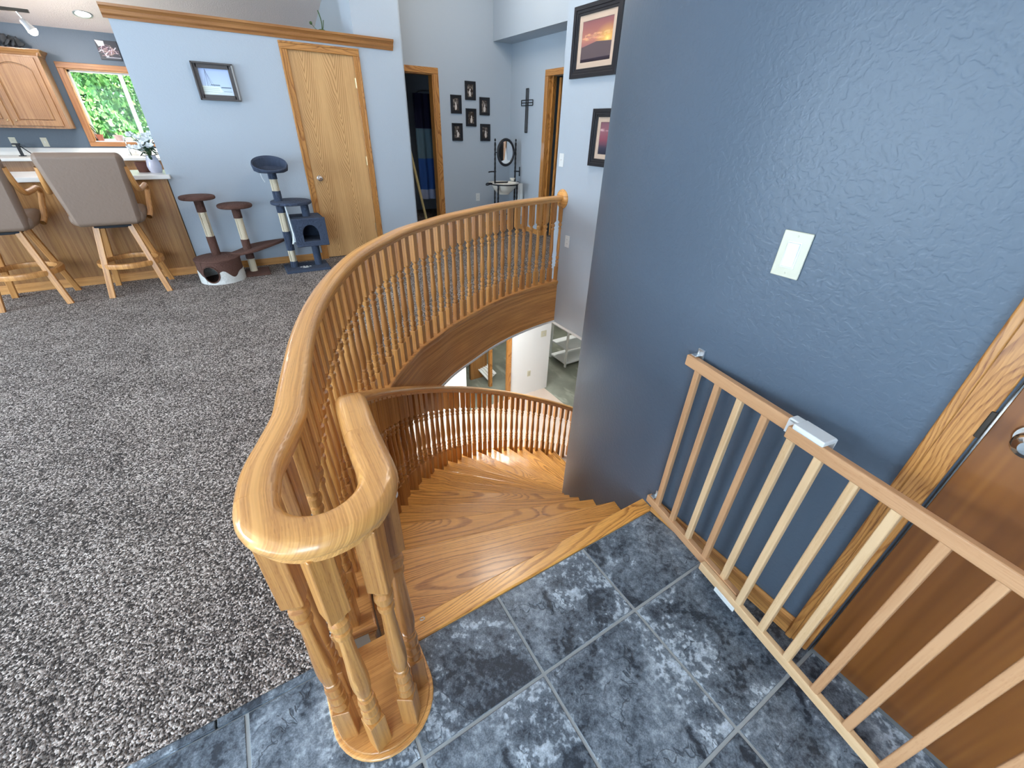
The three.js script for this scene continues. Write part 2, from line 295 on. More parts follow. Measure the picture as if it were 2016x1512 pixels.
/* ------------------------------------------------------------------ main dimensions */
const OX = 3.07, OZ = -0.605;                       // centre of the curved stair
const XW = 1.225, RIN = OX - XW;                    // dark wall, inner radius
const RT = 2.975;                                   // stair baluster line
const RISE = 0.185, NR = 15, YB = -RISE * NR;       // basement floor
const XE = 2.79, ZC = -5.577, ZP = -6.52, XC = 3.95, ZK = -9.53, XL = -5.5, ZF = 2.6;
const YC = -0.46;                                   // basement ceiling
const pol = (r, deg, y = 0) => V3(OX - r * Math.cos(deg * D), y, OZ - r * Math.sin(deg * D));
const table = (T, x) => { if (x <= T[0][0]) return T[0][1]; for (let i = 1; i < T.length; i++) if (x <= T[i][0]) { const t = (x - T[i - 1][0]) / (T[i][0] - T[i - 1][0]); return lerp(T[i - 1][1], T[i][1], t * t * (3 - 2 * t)); } return T[T.length - 1][1]; };
const RB = (th) => table([[5, 3.095], [30, 3.082], [42, 3.053], [50, 3.012], [60, 2.976], [86, 2.967]], th);   // gallery baluster line
const RCAP = (th) => table([[5, 3.045], [34, 3.035], [42, 3.01], [50, 2.965], [60, 2.93], [86, 2.925]], th); // floor edge
const ceilY = (z) => z < -3.6 ? 2.44 + 0.25 * (z + 9.53) : 2.44 + 0.25 * 5.93 - 0.25 * (z + 3.6);

/* ------------------------------------------------------------------ floors */
{
  const poly = [[XL, ZK], [4.15, ZK], [4.15, -3.66], [XE + 0.02, -3.66]];
  for (let th = 85; th >= 8; th -= 1.5) { const p = pol(RB(th) + 0.052, th); poly.push([p.x, p.z]); }
  poly.push([-0.10, -0.9], [-0.15, -0.824], [XL, -0.824]);
  struct('floor', slab(poly, 0.006, 0.05), M.carpet, 'mottled grey-brown carpet floor of the living room', 'carpet');
  // tiled entry: grout bed with every tile its own piece
  const bed = structGroup('floor_002', 'dark slate tile floor of the entry with grey grout', 'tile floor');
  sub('grout_bed', [bx(-2.4, -0.05, -0.8, 0.14, -0.0025, ZF, 'x'), bx(0.14, -0.05, -0.735, XW, -0.0025, ZF, 'x'), bx(XW, -0.02, -0.058, XW + 0.1, -0.002, 0.735, 'x')], M.grout, bed);
  const xs = [], zs = []; for (let k = -6; k <= 3; k++) xs.push(0.0425 + 0.3925 * k); for (let k = 0; k < 9; k++) zs.push(-0.8435 + 0.396 * k);
  const gw = 0.0048;
  for (let i = 0; i < xs.length - 1; i++) for (let j = 0; j < zs.length - 1; j++) {
    const x0 = xs[i] + gw, x1 = i === xs.length - 2 ? XW + 0.004 : xs[i + 1] - gw; let z0 = zs[j] + gw, z1 = Math.min(zs[j + 1] - gw, ZF);
    if (z0 >= ZF - 0.05) continue;
    if (j === 0) z0 = xs[i] > 0 ? -0.732 : -0.797;
    const t = sub('tile', bx(x0, -0.012, z0, x1, 0, z1, 'x', 0.0022), M.tile, bed);
    if (z0 > 0.8) t.userData.unseen = 1;
  }
  for (let i = 0; i < 7; i++) sub('edge_tile', bx(-2.4 + i * 0.33, -0.012, -0.826, -2.4 + i * 0.33 + 0.326, 0.004, -0.8, 'x', 0.004), M.tile, bed);
}
{
  // curved oak cap and fascia at the edge of the gallery floor
  const t1 = structGroup('trim_1', 'curved oak fascia and floor edge cap under the gallery balusters', 'trim');
  const capPts = [], fasPts = [];
  for (let th = 87; th >= 4.5; th -= 1.1) { const a = RCAP(th), b = RB(th) + 0.055; capPts.push([th, a, b]); }
  // cap as a flat ring strip
  const inner = capPts.map(([th, a]) => pol(a, th)), outer = capPts.map(([th, , b]) => pol(b, th));
  const ring = [...inner.map((p) => [p.x, p.z]), ...outer.reverse().map((p) => [p.x, p.z])];
  sub('floor_cap', slab(ring, 0.022, 0.034, 0.007, 'x'), M.trim, t1);
  const mid = capPts.map(([th, a]) => pol(a + 0.022, th, 0)); mid.forEach((p) => fasPts.push(p));
  sub('fascia_board', sweep(fasPts, [[-0.009, -0.012], [0.009, -0.012], [0.009, YC + 0.012], [-0.009, YC + 0.012]], true, 0.5), M.fascia, t1);
  sub('cove_strip', sweep(capPts.map(([th, a]) => pol(a + 0.011, th, -0.012)), [[-0.006, 0], [0.006, 0], [0.004, -0.012], [-0.002, -0.018]], true, 0.9), M.trim, t1);
  sub('white_corner_bead', sweep(capPts.map(([th, a]) => pol(a + 0.02, th, YC)), [[-0.014, -0.008], [0.02, -0.008], [0.02, 0.012], [-0.014, 0.012]], true, 0.5), M.paintWhite, t1);
}

/* ------------------------------------------------------------------ walls and ceiling */
{
  // dark stair wall: flat by the door, then curved round the stair
  const g = [];
  const zd0 = -0.058, zd1 = 0.735, yd = 2.045, y0 = YB, y1 = 4.0, x1 = XW + 0.12;
  g.push(bx(XW, y0, zd1, x1, y1, ZF, 'y', 0, true), bx(XW, yd, zd0, x1, y1, zd1, 'y', 0, true), bx(XW, y0, zd0, x1, -0.02, zd1, 'y', 0, true));
  const arc = [V3(XW + 0.06, 0, zd0), V3(XW + 0.06, 0, -0.3), V3(XW + 0.06, 0, -0.5)]; for (let th = 0; th <= 84; th += 1.5) arc.push(pol(RIN - 0.06, th, 0));
  g.push(sweep(arc, [[-0.06, y0], [0.06, y0], [0.06, y1], [-0.06, y1]], true, 0.5));
  struct('wall_right', g, M.paintSlate, 'dark slate blue wall that curves round the stair', 'wall');
  struct('wall_end', [bx(XE, YC, -3.7, XE + 0.12, 4.0, -2.2, 'y', 0, true), bx(XE + 0.12, 0, -3.7, 4.07, 4.0, -3.58, 'y', 0, true)], M.paintBlue, 'pale grey-blue wall where the gallery rail ends', 'wall');
  const t2 = struct('trim_2', bx(XE - 0.008, YC - 0.03, -3.64, XE + 0.13, YC, -2.1, 'z', 0.003), M.paintWhite, 'white edge strip under the pale wall at the basement ceiling', 'trim');
}
{
  // pantry wall with a bullnose corner
  const xd0 = 0.782, xd1 = 1.426, yd = 2.045, zb = ZC - 0.12, top = 2.17, r = 0.03;
  const g = [bx(-0.53, 0, zb, xd0, top, ZC, 'y', 0, true), bx(xd0, yd, zb, xd1, top, ZC, 'y', 0, true), bx(xd1, 0, zb, 1.98 - r, top, ZC, 'y', 0, true), bx(1.98 - r, 0, ZP, 1.98, 3.4, ZC - r, 'y', 0, true), bx(1.86, 0, ZP, 1.98 - r, 3.4, zb, 'y', 0, true)];
  const q = new THREE.CylinderGeometry(r, r, 3.4, 16, 1, false, 0, Math.PI / 2); q.translate(1.98 - r, 1.7, ZC - r); g.push(grain(q, 'y', 0, 0));
  g.push(bx(-0.53, 2.12, ZP, 1.86, top, zb, 'x', 0, true), bx(-0.53, 0, ZP, -0.41, top, zb, 'y', 0, true));
  // wall above the plant ledge
  g.push(bx(1.46, top, -6.0, 1.98 - r, 3.5, ZC - 0.0, 'y', 0, true), bx(1.68, top, ZK, 1.98, 3.6, -6.0, 'y', 0, true));
  struct('wall_back', g, M.paintBlue, 'pale blue pantry wall with the oak closet door', 'wall');
  const cr = [[0, 0], [0.012, 0], [0.016, 0.018], [0.03, 0.03], [0.036, 0.055], [0.058, 0.075], [0.06, 0.092], [0, 0.092]];
  const sh = new THREE.Shape(cr.map(([a, b]) => new THREE.Vector2(a, b)));
  const cg = new THREE.ExtrudeGeometry(sh, { depth: 2.42, bevelEnabled: false }); cg.rotateY(-Math.PI / 2); // x->z, depth -> -x
  cg.translate(1.86, 2.118, ZC);
  struct('trim_3', grain(cg, 'x'), M.crown, 'long oak crown moulding along the top of the pantry wall', 'trim');
}
{
  const zb = ZP - 0.12, j0 = 1.99, j1 = 2.70;
  struct('wall_photo', [bx(j1, 0, zb, XC + 0.12, 3.6, ZP, 'y', 0, true), bx(1.86, 2.045, zb, j1, 3.6, ZP, 'y', 0, true)], M.paintBlue, 'grey-blue hall wall carrying six small photo frames', 'wall');
  const d0 = -5.545, d1 = -4.75;
  struct('wall_cross', [bx(XC, 0, zb, XC + 0.12, 3.6, d0, 'y', 0, true), bx(XC, 0, d1, XC + 0.12, 3.6, -3.6, 'y', 0, true), bx(XC, 2.045, d0, XC + 0.12, 3.6, d1, 'y', 0, true)], M.paintBlue, 'grey-blue hall wall with the metal cross', 'wall');
  struct('wall_soffit', bx(3.64, 2.47, ZP, XC, 3.7, -3.7, 'y', 0, true), M.paintBlue, 'grey-blue soffit dropping over the end of the hall', 'wall');
  // rooms behind the two doorways
  struct('wall_bathroom', [bx(1.86, 0, -8.62, XC, 2.5, -8.5, 'y'), bx(1.86, 0, -8.5, 1.98, 2.5, zb, 'y'), bx(XC - 0.1, 0, -8.5, XC, 2.5, zb, 'y'), bx(1.86, 2.44, -8.5, XC, 2.5, zb, 'y')], M.paintBlue, 'dim walls of the bathroom beyond the hall', 'wall');
  struct('wall_bedroom', [bx(XC + 0.12, 0, -7.0, 6.2, 2.5, -6.9, 'y'), bx(6.2, 0, -7, 6.3, 2.5, -3.5, 'y'), bx(XC + 0.12, 0, -3.6, 6.2, 2.5, -3.5, 'y'), bx(XC + 0.12, 2.44, -7, 6.2, 2.5, -3.5, 'y'), bx(XC, -0.06, -7, 6.2, 0, -3.5, 'y')], M.paintBlue, 'unlit walls of the room behind the hall doorway', 'wall');
}
{
  // kitchen wall with window, outer walls with windows
  const wx0 = -1.62, wx1 = -0.42, wy0 = 1.09, wy1 = 1.99, zb = ZK - 0.14;
  struct('wall_kitchen', [bx(XL, 0, zb, wx0, 3.0, ZK, 'y', 0, true), bx(wx1, 0, zb, 4.3, 3.0, ZK, 'y', 0, true), bx(wx0, 0, zb, wx1, wy0, ZK, 'y', 0, true), bx(wx0, wy1, zb, wx1, 3.0, ZK, 'y', 0, true)], M.paintSlate, 'dark slate blue kitchen wall round the window', 'wall');
  const z0 = -4.4, z1 = -1.4, y0 = 0.6, y1 = 2.3, xb = XL - 0.14;
  struct('wall_left', [bx(xb, -0.1, ZK - 0.14, XL, 4.2, z0, 'y', 0, true), bx(xb, -0.1, z1, XL, 4.2, ZF + 0.14, 'y', 0, true), bx(xb, -0.1, z0, XL, y0, z1, 'y', 0, true), bx(xb, y1, z0, XL, 4.2, z1, 'y', 0, true)], M.paintBlue, 'living room wall with the wide window', 'wall');
  const fx0 = -3.3, fx1 = -1.1;
  struct('wall_front', [bx(XL, -0.1, ZF, fx0, 4, ZF + 0.14, 'y', 0, true), bx(fx1, -0.1, ZF, 7.6, 4, ZF + 0.14, 'y', 0, true), bx(fx0, -0.1, ZF, fx1, 0.7, ZF + 0.14, 'y', 0, true), bx(fx0, 2.3, ZF, fx1, 4, ZF + 0.14, 'y', 0, true)], M.paintBlue, 'entry wall behind the viewer', 'wall');
  struct('wall_outer', [bx(4.3, -0.1, ZK - 0.14, 4.4, 4.2, -6.64, 'y'), bx(4.3, 2.5, -7, 4.4, 4.2, ZF + 0.14, 'y'), bx(4.3, -0.1, -3.5, 4.4, 4.2, ZF + 0.14, 'y')], M.paintBlue, 'outer wall of the house', 'wall');
  const pane = (n, g, frame, label) => { const o = structGroup(n, label, 'window'); sub('glass_pane', g, M.glass, o); sub('window_frame', frame, M.whitePlastic, o); };
  pane('window_2', bx(XL - 0.075, y0, z0, XL - 0.07, y1, z1), [bx(XL - 0.1, y0, z0, XL - 0.04, y0 + 0.05, z1), bx(XL - 0.1, y1 - 0.05, z0, XL - 0.04, y1, z1), bx(XL - 0.1, y0, z0, XL - 0.04, y1, z0 + 0.05), bx(XL - 0.1, y0, z1 - 0.05, XL - 0.04, y1, z1), bx(XL - 0.1, y0, -2.93, XL - 0.04, y1, -2.87)], 'wide living room window on the left wall');
  pane('window_3', bx(fx0, 0.7, ZF + 0.07, fx1, 2.3, ZF + 0.075), [bx(fx0, 0.7, ZF + 0.04, fx1, 0.75, ZF + 0.1), bx(fx0, 2.25, ZF + 0.04, fx1, 2.3, ZF + 0.1), bx(fx0, 0.7, ZF + 0.04, fx0 + 0.05, 2.3, ZF + 0.1), bx(fx1 - 0.05, 0.7, ZF + 0.04, fx1, 2.3, ZF + 0.1)], 'entry window behind the viewer');
  // vaulted ceiling, two slopes
  const sl = (z0, z1) => { const L = Math.hypot(z1 - z0, ceilY(z1) - ceilY(z0)), g = new THREE.BoxGeometry(10.2, 0.12, L + 0.06); g.rotateX(-Math.atan2(ceilY(z1) - ceilY(z0), z1 - z0)); g.translate(-0.6, (ceilY(z0) + ceilY(z1)) / 2 + 0.06, (z0 + z1) / 2); return grain(g, 'x', 0, 0); };
  struct('ceiling', [sl(ZK - 0.2, -3.6), sl(-3.6, ZF + 0.2)], M.ceiling, 'vaulted pinkish beige ceiling', 'ceiling');
}
{
  // basement shell
  const flo = structGroup('floor_003', 'basement floor, tan carpet and bare grey concrete', 'floor');
  sub('tan_carpet', [bx(-1.5, YB - 0.05, -5.31, 4.1, YB, 2.5, 'x', 0, true), bx(4.1, YB - 0.05, -4.3, 7.4, YB, 2.5, 'x', 0, true)], M.basementCarpet, flo);
  sub('concrete', [bx(-1.5, YB - 0.05, -8.4, 4.1, YB - 0.004, -5.31, 'x', 0, true), bx(4.1, YB - 0.05, -8.4, 7.4, YB - 0.004, -4.3, 'x', 0, true)], M.concrete, flo);
  struct('wall_basement', [bx(-1.5, YB, -5.42, 2.47, YC, -5.306, 'y'), bx(3.33, YB, -5.42, 4.15, YC, -5.306, 'y'), bx(2.47, YB + 2.05, -5.42, 3.33, YC, -5.306, 'y')], M.paintWhite, 'bright white basement wall with a doorway', 'wall');
  struct('wall_basement_outer', [bx(-1.6, YB, -8.4, -1.5, YC, 2.5, 'y'), bx(7.4, YB, -8.4, 7.5, YC, 2.5, 'y'), bx(-1.5, YB, 2.5, 7.4, YC, 2.6, 'y')], M.paintWhite, 'outer basement walls', 'wall');
  struct('wall_basement_far', [bx(-1.5, YB, -8.4, 7.4, YC, -8.3, 'y')], M.basementGrey, 'dark far wall of the basement storage', 'wall');
  const poly = [[-1.6, -8.5], [7.5, -8.5], [7.5, 2.6], [XW + 0.1, 2.6], [XW + 0.1, OZ]];
  for (let th = 0; th <= 80; th += 4) { const p = pol(RIN - 0.1, th); poly.push([p.x, p.z]); }
  poly.push([XE + 0.1, -2.4], [XE + 0.1, -3.55]);
  for (let th = 85; th >= 6; th -= 2) { const p = pol(RCAP(th) + 0.03, th); poly.push([p.x, p.z]); }
  poly.push([0.1, -0.85], [0.3, -0.78], [XW - 0.02, -0.78], [XW - 0.02, 2.6], [-1.6, 2.6]);
  struct('ceiling_basement', slab(poly, YC + 0.06, 0.06), M.paintWhite, 'white basement ceiling round the stairwell', 'ceiling');
}

/* ------------------------------------------------------------------ staircase */
const thOut = (i) => 12.62 + 5.93 * (i - 1), thIn = (i) => 11.4 + 5.93 * (i - 1);
{
  const st = thing('staircase', 'curved oak staircase with fanned treads descending to the basement', 'stairs');
  const RO = 3.018, RI = RIN - 0.004;
  // landing nosing
  sub('landing_nosing', slab([[0.13, -0.736], [XW + 0.02, -0.736], [XW + 0.03, -0.802], [0.1, -0.81], [0.1, -0.78]], 0.006, 0.03, 0.006, 'x'), M.tread, st);
  const edge = (i) => i === 0 ? [V3(XW + 0.02, 0, -0.80), V3(0.07, 0, -0.815)] : [pol(RI, thIn(i)), pol(RO, thOut(i))];
  for (let i = 1; i < NR; i++) {
    const [a1, b1] = edge(i), [a0, b0] = edge(i - 1), y = -RISE * i;
    // back edge tucks 3 cm under the nose above
    const dir = b0.clone().sub(a0).normalize(), back = V3(dir.z, 0, -dir.x).multiplyScalar(dir.x < 0 ? -1 : 1); // towards the upper step
    const up = V3(0, 0, 0).copy(back); if (up.dot(a0.clone().sub(a1)) < 0) up.negate();
    const pts = []; const A0 = a0.clone().addScaledVector(up, 0.04), B0 = b0.clone().addScaledVector(up, 0.04);
    pts.push([A0.x, A0.z]);
    const t0 = Math.atan2(OZ - B0.z, OX - B0.x) / D, t1 = thOut(i);
    pts.push([B0.x, B0.z]); for (let k = 1; k < 4; k++) { const p = pol(RO, lerp(t0, t1, k / 4)); pts.push([p.x, p.z]); }
    pts.push([b1.x, b1.z], [a1.x, a1.z]);
    const s0 = Math.atan2(OZ - A0.z, OX - A0.x) / D, s1 = thIn(i);
    for (let k = 3; k > 0; k--) { const p = pol(RI, lerp(s0, s1, k / 4)); pts.push([p.x, p.z]); }
    const g = slab(pts, y, 0.028, 0.007, 'x'); const du = b1.clone().sub(a1).normalize(), dv = V3(-du.z, 0, du.x);
    sub('tread', dirUV(g, du, dv), M.tread, st);
  }
  for (let i = 1; i <= NR; i++) { // risers, set back under each nose
    const [a0, b0] = edge(i - 1), [a1] = edge(i), y0 = -RISE * i, y1 = -RISE * (i - 1) - 0.026;
    const dir = b0.clone().sub(a0).normalize(), up = V3(-dir.z, 0, dir.x); if (up.dot(a0.clone().sub(a1)) < 0) up.negate();
    const L = a0.distanceTo(b0), c = a0.clone().add(b0).multiplyScalar(0.5).addScaledVector(up, 0.032);
    const g = grain(new THREE.BoxGeometry(L, y1 - y0, 0.018), 'x'); g.rotateY(Math.atan2(-dir.z, dir.x)); g.translate(c.x, (y0 + y1) / 2, c.z);
    sub('riser', g, M.riser, st);
  }
  const str = []; for (let th = 6; th <= 90; th += 2) str.push(pol(RO + 0.012, th, -RISE * (th - 6.6) / 5.93));
  sub('outer_stringer', sweep(str, [[-0.012, -0.36], [0.012, -0.36], [0.012, -0.03], [-0.012, -0.03]], true, 0.5), M.riser, st);
  const eye = new THREE.TorusGeometry(0.0075, 0.0018, 8, 18); eye.rotateX(Math.PI / 2 - 0.5); eye.translate(0.172, 0.014, -0.79);
  tag(obj('screw_eye', grain(eye)), 'tiny metal screw eye at the top of the stair by the newel', 'screw eye').material = M.zinc;
}

/* ------------------------------------------------------------------ railings */
const RAILPROF = (() => {
  const p = []; const half = [[0.0, 0], [0.018, -0.0005], [0.0245, -0.002], [0.0305, -0.0065], [0.0352, -0.014], [0.0368, -0.022], [0.0358, -0.029], [0.033, -0.034], [0.0285, -0.0385], [0.0285, -0.0425], [0.024, -0.045], [0.024, -0.056]];
  half.slice().reverse().forEach(([a, b]) => p.push([a, b])); half.slice(1).forEach(([a, b]) => p.push([-a, b])); return p;
})();
function balusterGeo(yb, yt, tb, tt) { // feet, top, and ends of the turned middle
  const w = 0.0215, g = [bx(-w, tt - 0.004, -w, w, yt, w, 'y', 0.003), bx(-w, yb, -w, w, tb + 0.004, w, 'y', 0.003)];
  const h = tt - tb, P = [[0.0, 0.021], [0.008, 0.0165], [0.018, 0.0165], [0.03, 0.0212], [0.055, 0.0218], [0.075, 0.019], [0.08, 0.0125], [0.09, 0.0125], [0.10, 0.0205], [0.13, 0.0212], [0.155, 0.0185], [0.16, 0.0122], [0.17, 0.0122], [0.18, 0.0192], [0.215, 0.0205], [0.245, 0.0185], [0.25, 0.012], [0.26, 0.012], [0.27, 0.0172], [0.285, 0.0172], [0.29, 0.015], [0.31, 0.0165], [0.36, 0.0198], [0.42, 0.0208], [0.5, 0.0195], [0.62, 0.0165], [0.74, 0.0142], [0.815, 0.0135], [0.825, 0.0175], [0.84, 0.0185], [0.855, 0.0165], [0.86, 0.011], [0.875, 0.011], [0.885, 0.018], [0.91, 0.0208], [0.935, 0.0195], [0.945, 0.012], [0.96, 0.012], [0.97, 0.0185], [1, 0.0212]];
  g.push(lathe(P.map(([t, r]) => [r, tb + t * h]), 18, 0.6));
  return mergeGeometries(g.map(raw));
}
{
  const gr = thing('gallery_railing', 'oak gallery railing with turned balusters, curling round at the front', 'railing');
  const YT = 0.88;
  const c = []; for (let th = 85.3; th >= 10; th -= 2.5) c.push(pol(RB(th), th, YT));
  const ux = -0.006, uz = -0.632, ur = 0.1015;
  c.push(V3(-0.006, YT, -1.0), V3(-0.027, YT, -0.9), V3(-0.062, YT, -0.81), V3(-0.094, YT, -0.73));
  for (let a = 180; a <= 360; a += 18) c.push(V3(ux + ur * Math.cos(a * D), YT, uz - ur * Math.sin(a * D)));
  c.push(V3(0.097, YT, -0.69), pol(RT, 2.9, YT));
  const curve = new THREE.CatmullRomCurve3(c, false, 'centripetal');
  const path = curve.getSpacedPoints(360); const cut = path.findIndex((p) => p.z > -0.66);
  sub('handrail', sweep(path.slice(0, cut + 1), RAILPROF, true, 0.55, 0, 0), M.rail, gr);
  // the boards of the turnout keep their grain straight
  let us = 0, vs = 0; for (let i = 1; i <= cut; i++) us += path[i].distanceTo(path[i - 1]); for (let j = 1; j <= (RAILPROF.length - 1) / 2; j++) vs += Math.hypot(RAILPROF[j][0] - RAILPROF[j - 1][0], RAILPROF[j][1] - RAILPROF[j - 1][1]);
  const tg = sweep(path.slice(cut), RAILPROF, true, 0.55), tp = tg.attributes.position, tu = tg.attributes.uv; for (let i = 0; i < tp.count; i++) tu.setXY(i, tp.getZ(i) - path[cut].z + us, tp.getX(i) - path[cut].x + vs + (YT - tp.getY(i)) * 0.7);
  sub('handrail_turnout', tg, M.rail, gr);
  // rosette on the end wall
  const ro = lathe([[0.0, 0.03], [0.062, 0.03], [0.07, 0.026], [0.076, 0.02], [0.078, 0.014], [0.086, 0.012], [0.09, 0.006], [0.09, 0]], 40); ro.rotateZ(Math.PI / 2); const re = pol(RB(85), 85, 0.846);
  ro.translate(XE, re.y, re.z); sub('rosette', ro, M.rail, gr);
  // balusters along the gallery, 10.5 cm apart
  const bg = balusterGeo(0.02, YT - 0.052, 0.165, 0.645);
  const line = curve.getSpacedPoints(2400), places = []; let k = 0;
  const p0 = V3(ux + ur * Math.cos(197 * D), YT, uz - ur * Math.sin(197 * D)); let i0 = 0; line.forEach((p, i) => { if (p.distanceTo(p0) < line[i0].distanceTo(p0)) i0 = i; });
  const len = curve.getLength(), ds = len / 2400; let s0 = i0 * ds - 0.1, nB = Math.round((s0 - 0.04) / 0.1035), step = (s0 - 0.04) / nB;
  for (let q = 0; q <= nB; q++) { const i = Math.round((0.04 + q * step) / ds), T = line[i + 2].clone().sub(line[Math.max(0, i - 2)]); places.push([line[i].x, line[i].z, Math.atan2(T.x, T.z), 0]); }
  for (const a of [197, 250, 303, 352]) places.push([ux + ur * Math.cos(a * D), uz - ur * Math.sin(a * D), Math.PI / 2 - a * D + Math.PI, 1]);
  places.push([0.098, -0.735, 0, 1]);
  for (const [x, z, t] of places) { const b = sub('baluster', bg, M.baluster[[0, 1, 0, 2, 0, 1, 2][k++ % 7]], gr); b.position.set(x, 0, z); b.rotation.y = t; }
  // plinth under the curl
  const outl = (r, zb) => { const p = [[ux + r, zb]]; for (let a = 0; a <= 180; a += 10) p.push([ux + r * Math.cos(a * D), uz + r * Math.sin(a * D)]); p.push([ux - r, zb]); return p; };
  const hole = []; const hz = -0.80;
  sub('base_plinth', slab(outl(0.142, -0.80), 0.014, 0.014, 0.005, 'x'), M.rail, gr);
  sub('plinth_cap', slab(outl(0.131, -0.80), 0.024, 0.012, 0.003, 'x'), M.baluster[0], gr);
  const tie = ball(0.014, 0.176, 0.475, -0.93, 1, 1, 1, 12); sub('white_plastic_catch', [tie, bx(0.165, 0.46, -0.965, 0.19, 0.49, -0.93, 'y', 0.004)], M.whitePlastic, gr);
}
{
  const sr = thing('stair_railing', 'oak stair railing of turned balusters curving down beside the treads', 'railing');
  const railY = (th) => { const s = 0.85 - RISE * (th - 6.6) / 5.93, k = 0.02; const a = 0.88, hh = clamp(0.5 + 0.5 * (s - a) / k); return lerp(s, a, hh) - k * hh * (1 - hh); };
  const pts = []; for (let th = 2.9; th <= 101; th += 0.9) pts.push(pol(RT, th, railY(th)));
  sub('handrail', sweep(pts, RAILPROF, false, 0.55), M.rail, sr);
  const cache = {};
  let k = 3;
  for (let i = 1; i <= NR + 1; i++) for (let j = 0; j < 3; j++) {
    const th = (i === 1 ? 6.9 : thOut(i - 1) + 0.15) + (j + 0.5) / 3 * 5.6; const yt = railY(th) - 0.05, yb = Math.max(YB, -RISE * i);
    const drop = Math.round((yt - yb) * 200) / 200, key = drop.toFixed(3);
    const g = cache[key] ??= balusterGeo(-drop - 0.001, 0.012, Math.max(-0.665, -drop + 0.06), -0.185);
    const b = sub('baluster', g, M.baluster[[1, 0, 1, 0, 2][k++ % 5]], sr); const p = pol(RT, th, yb + drop); b.position.copy(p); b.rotation.y = th * D;
  }
}

/* ------------------------------------------------------------------ right side: door, gate, switch */
{
  const d = structGroup('door_2', 'brown birch closet door beside the child gate', 'door');
  const g = bx(XW + 0.006, 0.012, -0.053, XW + 0.04, 2.04, 0.73, 'y', 0.002); const p = g.attributes.position, uv = g.attributes.uv; for (let i = 0; i < p.count; i++) uv.setXY(i, (p.getZ(i) + 0.06) / 0.8, p.getY(i) / 2.04);
  sub('door_panel', g, M.doorBirch, d);
  const cas = (x0, y0, z0, x1, y1, z1, ax) => bx(x0, y0, z0, x1, y1, z1, ax, 0.005);
  sub('casing', [cas(XW - 0.014, 0, -0.12, XW, 2.05, -0.062, 'y'), cas(XW - 0.02, 0, -0.128, XW, 2.05, -0.108, 'y'), cas(XW - 0.018, 2.05, -0.128, XW, 2.115, 0.81, 'z'), cas(XW - 0.018, 0, 0.742, XW, 2.05, 0.81, 'y')], M.casing, d);
  sub('jamb', [bx(XW - 0.002, 0, -0.0585, XW + 0.1, 2.045, -0.0565, 'y'), bx(XW - 0.002, 2.043, -0.058, XW + 0.1, 2.045, 0.735, 'z')], M.bronze, d);
  sub('latch_plate', bx(XW - 0.0165, 0.9, -0.0665, XW - 0.012, 0.965, -0.057, 'y', 0.002), M.bronze, d);
  const kn = lathe([[0.0, 0.062], [0.014, 0.061], [0.023, 0.055], [0.0275, 0.045], [0.027, 0.036], [0.021, 0.028], [0.012, 0.022], [0.011, 0.012], [0.03, 0.009], [0.033, 0.004], [0.033, 0]], 32, 0.5); kn.rotateZ(Math.PI / 2); kn.translate(XW + 0.006, 0.935, 0.008);
  sub('door_knob', kn, M.chrome, d);
  const t = struct('baseboard_right', [bx(XW - 0.012, 0, -0.735, XW, 0.07, -0.128, 'z', 0.004), bx(XW - 0.009, 0, -0.735, XW, 0.08, -0.128, 'z', 0.003), bx(XW - 0.012, 0, 0.81, XW, 0.08, ZF, 'z', 0.004)], M.trim, 'oak baseboard behind the child gate', 'baseboard');
}
{
  const a = V3(1.205, 0, -0.742), dir = V3(-0.1705, 0, 0.9854), turn = Math.atan2(dir.x, dir.z);
  const gt = thing('safety_gate', 'pale wooden child gate swung back along the dark blue wall', 'gate', [a.x, 0, a.z], turn);
  // local z along the gate, x across (towards the wall is +)
  const rail = (n, y0, y1, z0, z1, x0, x1, m) => sub(n, bx(x0, y0, z0, x1, y1, z1, 'z', 0.004), m, gt);
  rail('top_rail', 0.742, 0.782, -0.012, 0.475, -0.012, 0.012, M.beechRed);
  rail('top_rail', 0.738, 0.776, 0.40, 1.14, -0.034, -0.0125, M.beechRed);
  rail('bottom_rail', 0.058, 0.094, -0.012, 0.475, -0.012, 0.012, M.beechRed);
  rail('bottom_rail', 0.056, 0.092, 0.33, 1.14, -0.034, -0.0125, M.beech);
  const tones = [M.beechRed, M.beechRed, M.beech, M.beechRed, M.beech, M.beech, M.beech, M.beech, M.beechRed, M.beechRed, M.beechRed, M.beechRed];
  for (let k = 0; k < 12; k++) { const z = 0.045 + k * 0.0905, x = k < 5 ? 0 : -0.023; sub('bar', bx(x - 0.0095, 0.088, z - 0.011, x + 0.0095, 0.745, z + 0.011, 'y', 0.004), tones[k], gt); }
  sub('sliding_clip', [bx(-0.037, 0.775, 0.412, 0.015, 0.791, 0.497, 'z', 0.004), bx(-0.0155, 0.742, 0.385, -0.0122, 0.785, 0.412, 'z', 0.001), bx(-0.0155, 0.775, 0.385, 0.015, 0.789, 0.415, 'z', 0.004), bx(0.0125, 0.745, 0.39, 0.0165, 0.787, 0.497, 'z', 0.001)], M.whitePlastic, gt);
  sub('lower_clip', [bx(-0.04, 0.05, 0.415, -0.0345, 0.07, 0.50, 'z', 0.002), bx(-0.036, 0.045, 0.43, 0.014, 0.053, 0.49, 'z', 0.002)], M.whitePlastic, gt);
  for (const y of [0.785, 0.097]) sub('hinge_bracket', [bx(-0.006, y, 0.0, 0.03, y + 0.003, 0.022, 'z', 0.001), bx(0.02, y - 0.012, 0.0, 0.027, y + 0.022, 0.028, 'z', 0.001), cyl(0.005, 0.005, 0.016, 0.024, y - 0.002, 0.004, 10)], M.zinc, gt);
}
